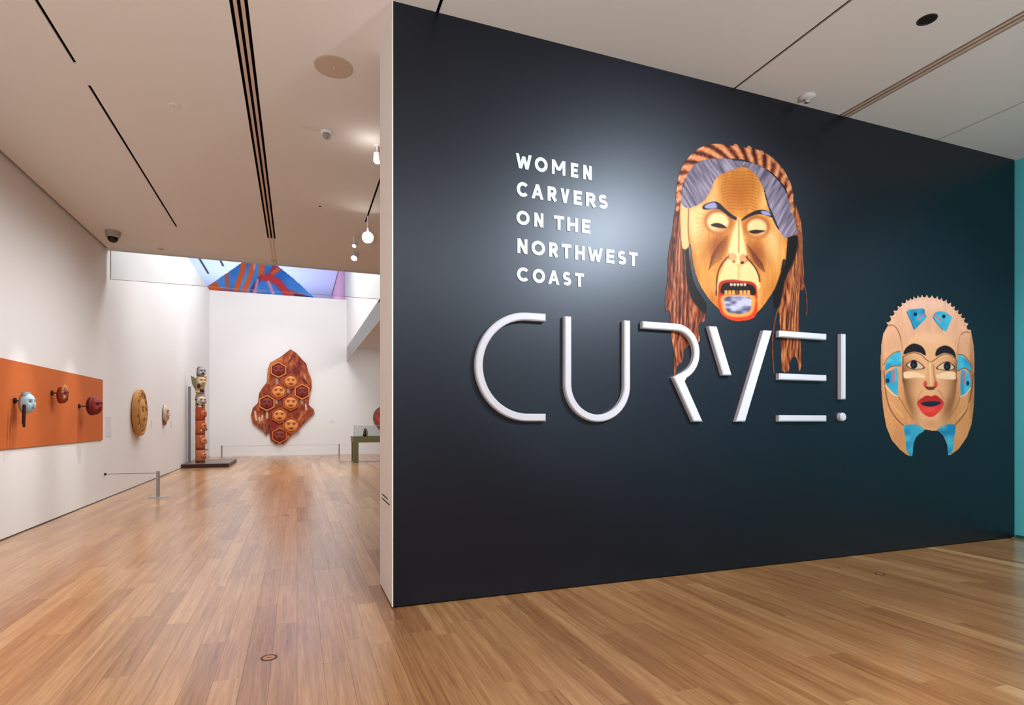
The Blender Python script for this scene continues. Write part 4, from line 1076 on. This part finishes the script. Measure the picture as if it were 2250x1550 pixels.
# ------------------------------------------------------------------ triangular abstract canvas in the upper room
P4 = Painter(300, 160, 1.6, (40, 120, 210))
C4 = (440, 520)     # photo offset, scale 1
tri = [(12, 110), (42, 88), (92, 57), (127, 20), (140, 20), (165, 57), (205, 90), (250, 134), (140, 132), (18, 116)]
def abst(X, Y):
    n = vnoise(X*0.04, Y*0.05, 61); return lerp((20,110,214), (84,168,244), n)
P4.poly([(12,112),(50,86),(93,56),(112,20),(150,20),(160,56),(205,92),(252,136),(254,140),(18,126)], abst, 2, 'canvas', False)
OR, RD_ = (238,96,32), (206,42,56)
P4.poly([(14,110),(32,98),(44,112),(62,122),(18,124)], OR, 3); P4.line([(58,78),(60,120)], 10, (190,104,96), 4)
P4.line([(95,30),(94,70),(78,118)], 12, OR, 4); P4.line([(118,30),(112,80),(96,120)], 11, OR, 4); P4.line([(122,40),(118,70)], 5, (240,160,140), 3)
P4.line([(142,30),(136,60),(134,90)], 13, OR, 4); P4.line([(134,88),(112,118)], 8, (96,34,80), 4); P4.line([(165,60),(150,92),(134,90)], 9, RD_, 4)
P4.line([(146,90),(170,100),(190,126)], 16, RD_, 4); P4.line([(190,120),(225,132)], 10, (214,50,60), 4); P4.line([(150,100),(160,124)], 6, (230,150,170), 3)
P4.line([(40,120),(110,126),(150,128)], 6, (150,26,40), 3); P4.line([(126,96),(120,124)], 6, (210,150,180), 3)
P4.line([(175,70),(160,80)], 8, OR, 3); P4.line([(208,128),(250,136)], 5, (24,20,70), 2)
q = onY(570, 640, 26.2)
e = empty('abstract_canvas', q, 'blue and orange triangular abstract canvas above the back wall', 'painting')
P4.meshes(placer(440, 520, 1.0, 26.2), CARVED, e)
b = MB(); tp4 = [(14,112),(50,88),(93,58),(112,22),(150,22),(159,58),(205,94),(250,136),(250,138),(20,124)]
f4 = placer(440, 520, 1.0, 26.2); A4 = f4(np.array([p_[0] for p_ in tp4], float), np.array([p_[1] for p_ in tp4], float), np.zeros(len(tp4)))
b.rings([[(p_[0], 26.208, p_[2]) for p_ in A4], [(p_[0], 26.27, p_[2]) for p_ in A4]]); b.build('stretcher', PWHITE, e)
for k in (95, 160):
    s_ = onY(440+k, 560, 26.24); b = MB(); b.tube((s_.x, 26.24, s_.z), (s_.x, 26.24, ZU+0.02), 0.008, 6); b.build('hanging_wire', STEEL, e)

# ------------------------------------------------------------------ ceiling fittings
def fitting(name, u, v, label, cat, build, group=None):
    p = onZ(u, v, H); e_ = empty(name, p, label, cat, group); build(e_, p); return e_
def f_speaker(e_, p):
    b = MB(); b.lathe(p, (0, 0, -1), [(0.165, 0), (0.165, 0.004), (0.15, 0.006)], 40); b.build('grille', SPEAKER, e_)
    b = MB(); b.lathe(p+Vector((0, 0, -0.006)), (0, 0, -1), [(0.006, 0), (0.006, 0.003)], 10); b.build('centre_stud', PWHITE, e_)
fitting('ceiling_speaker', 733, 147, 'round flush beige speaker grille in the left ceiling', 'speaker', f_speaker)
def f_sprinkler(e_, p):
    b = MB(); b.lathe(p, (0, 0, -1), [(0.055, 0), (0.055, 0.02), (0.04, 0.03)], 20); b.build('base', PWHITE, e_, True)
    b = MB(); b.lathe(p+Vector((0, 0, -0.03)), (0, 0, -1), [(0.038, 0), (0.036, 0.035), (0.02, 0.05)], 20); b.build('sensor', mat('detector_grey', (150,148,146), 0.5), e_, True)
fitting('smoke_detector', 717, 288, 'white smoke detector on the left ceiling near the slots', 'detector', f_sprinkler)
def f_lamp(e_, p):
    b = MB(); b.lathe(p, (0, 0, -1), [(0.04, 0), (0.04, 0.01), (0.012, 0.015), (0.012, 0.09), (0.04, 0.10), (0.045, 0.19), (0.03, 0.20)], 18); b.build('housing', PWHITE, e_)
    b = MB(); b.lathe(p+Vector((0, 0, -0.20)), (0, 0, -1), [(0.03, 0), (0.028, 0.006)], 16); b.build('lens', BULB2, e_)
fitting('ceiling_lamp', 829, 318, 'small white ceiling lamp beside the white wall end', 'lamp', f_lamp)
def f_white(e_, p):
    b = MB(); b.lathe(p, (0, 0, -1), [(0.075, 0), (0.07, 0.012), (0.045, 0.02)], 22); b.build('plate', PWHITE, e_, True)
    b = MB(); b.lathe(p+Vector((0, 0, -0.02)), (0, 0, -1), [(0.025, 0), (0.02, 0.03), (0.03, 0.034)], 14); b.build('deflector', PWHITE, e_, True)
def f_cover(e_, p):
    b = MB(); b.lathe(p, (0, 0, -1), [(0.05, 0), (0.05, 0.008), (0.045, 0.01)], 24); b.build('disc', CEIL, e_)
    b = MB(); b.lathe(p+Vector((0, 0, -0.01)), (0, 0, -1), [(0.01, 0), (0.01, 0.002)], 10); b.build('screw', FIN, e_)
fitting('ceiling_sprinkler', 1774, 212, 'glossy white sprinkler head in the ceiling above the title wall', 'sprinkler', f_white)
fitting('sprinkler_cover', 382, 232, 'faint round sprinkler cover on the ceiling by the left slot', 'sprinkler', f_cover)
def f_hole(e_, p):
    b = MB(); n = 28
    rg = lambda r, h: [(p.x+r*math.cos(2*math.pi*i/n), p.y+r*math.sin(2*math.pi*i/n), p.z-h) for i in range(n)]
    b.rings([rg(0.068, 0), rg(0.068, 0.004), rg(0.058, 0.004), rg(0.056, 0.001)], cap=False); b.build('rim', DKSTEEL, e_)
    b = MB(); b.lathe(p, (0, 0, -1), [(0.057, 0), (0.057, 0.002)], 28); b.build('dark_lens', BLACK, e_)
fitting('downlight', 2037, 43, 'dark unlit recessed downlight in the right ceiling', 'lamp', f_hole)
def f_dot(e_, p):
    b = MB(); b.lathe(p, (0, 0, -1), [(0.016, 0), (0.016, 0.008), (0.008, 0.012)], 12); b.build('cap', DKSTEEL, e_)
    b = MB(); b.lathe(p, (0, 0, -1), [(0.022, 0), (0.022, 0.003)], 12); b.build('ring', FIN, e_)
fitting('ceiling_stud', 703, 453, 'tiny dark stud in the ceiling between slots and lamp', 'fitting', f_dot)
def f_knob(e_, p):
    b = MB(); b.lathe(p, (0, 0, -1), [(0.06, 0), (0.06, 0.006), (0.05, 0.012)], 16); b.build('plate', FIN, e_)
    b = MB(); b.lathe(p+Vector((0, 0, -0.012)), (0, 0, -1), [(0.03, 0), (0.025, 0.012)], 12); b.build('cap', FIN, e_)
fitting('sprinkler_cover', 353, 547, 'flat beige cover at the ceiling edge near the camera dome', 'sprinkler', f_knob)
fitting('sprinkler_cover', 602, 572, 'flat beige cover at the ceiling edge above the canvas', 'sprinkler', f_knob)
def f_camera(e_, p):
    b = MB(); b.lathe(p, (0, 0, -1), [(0.11, 0), (0.11, 0.03), (0.10, 0.09), (0.085, 0.10)], 24); b.build('housing', mat('camera_grey', (168,160,154), 0.5), e_)
    b = MB(); b.lathe(p+Vector((0, 0, -0.10)), (0, 0, -1), [(0.078, 0), (0.07, 0.04), (0.045, 0.07), (0.012, 0.082)], 20); b.build('dome', BLACK, e_, True)
fitting('security_camera', 248, 509, 'grey security camera with black dome at the ceiling corner', 'camera', f_camera)
# track lamps hanging near the end of the slot
def track(u, v, dep, label, lens, rad, facing):
    r = ray(u, v); p = Vector((r[0]*dep, r[1]*dep, CAMZ+r[2]*dep))
    e_ = empty('track_lamp', (p.x, p.y, H), label, 'lamp', 'track lamps')
    fz = Vector(facing).normalized()
    b = MB(); b.tube((p.x, p.y, p.z+rad*0.5), (p.x, p.y, H), 0.012, 8); b.build('stem', PWHITE, e_)
    b = MB(); b.lathe(p-fz*0.14, fz, [(rad*0.5, 0), (rad*0.9, 0.02), (rad, 0.05), (rad, 0.14), (rad*0.92, 0.14), (rad*0.85, 0.12)], 20); b.build('housing', PWHITE, e_)
    b = MB(); b.lathe(p-fz*0.015, fz, [(rad*0.85, 0), (rad*0.7, 0.012), (rad*0.3, 0.02)], 18); b.build('lens', lens, e_)
track(808, 522, 8.67, 'brightly shining track lamp hanging at the slot end by the wall', BULB, 0.085, (-0.1, -1, -0.35))
track(778, 541, 9.6, 'upper small track lamp behind the bright one', BULB2, 0.035, (-0.3, -0.6, -0.7))
track(778, 568, 10.5, 'lower white track lamp furthest behind the bright one', BULB2, 0.06, (-0.3, -0.6, -0.7))

# floor sockets
def f_floor(name, u, v, label, r):
    p = onZ(u, v, 0); e_ = empty(name, p, label, 'floor socket', 'floor sockets'); n = 32
    b = MB(); rg = lambda q, h: [(p.x+q*math.cos(2*math.pi*i/n), p.y+q*math.sin(2*math.pi*i/n), h) for i in range(n)]
    b.rings([rg(r, 0.0), rg(r, 0.002), rg(r*0.76, 0.002), rg(r*0.76, 0.0)], cap=False); b.build('ring', mat('socket_ring', (66, 32, 14), 0.5), e_)
    b = MB(); b.lathe(p, (0, 0, 1), [(r*0.75, 0), (r*0.75, 0.0012)], n); b.build('lid', mat('socket_lid', (178, 128, 92), 0.4, var=0.1, scale=60), e_)
    b = MB(); b.box((p.x-r*0.3, p.y-r*0.06, 0.0012), (p.x+r*0.3, p.y+r*0.06, 0.002)); b.build('slot', mat('socket_ring', (66, 32, 14), 0.5), e_)
f_floor('floor_socket', 591, 1446, 'round floor socket ringed dark brown, nearest in the foreground', 0.046)
f_floor('floor_socket', 1934, 1262, 'small dark floor socket before the right end of title wall', 0.042)
f_floor('floor_socket', 628, 1133, 'distant floor socket in the middle of the gallery floor', 0.05)

# tiny credit lines on the white wall end
e = empty('credit_text', (XW, (YW+YW2)/2, 1.0), 'two tiny lines of black text low on the white wall end', 'lettering')
for k, (v0, v1) in enumerate((((840, 1088), (852, 1096)), ((840, 1097), (857, 1108)))):
    a_ = onX(*v0, XW); c_ = onX(*v1, XW)
    zz = a_.z; y = a_.y; b = MB(); rr2 = random.Random(5+k)
    while y > c_.y:
        wl_ = rr2.uniform(0.02, 0.05)
        b.box((XW-0.002, y-wl_, zz), (XW, y, zz+rr2.uniform(0.008, 0.012))); y -= wl_+0.014
    b.build('text_line', INK, e)

# children were modelled in world coordinates: keep them there under their moved parents
bpy.context.view_layer.update()
for o in bpy_par:
    o.matrix_parent_inverse = o.parent.matrix_world.inverted()
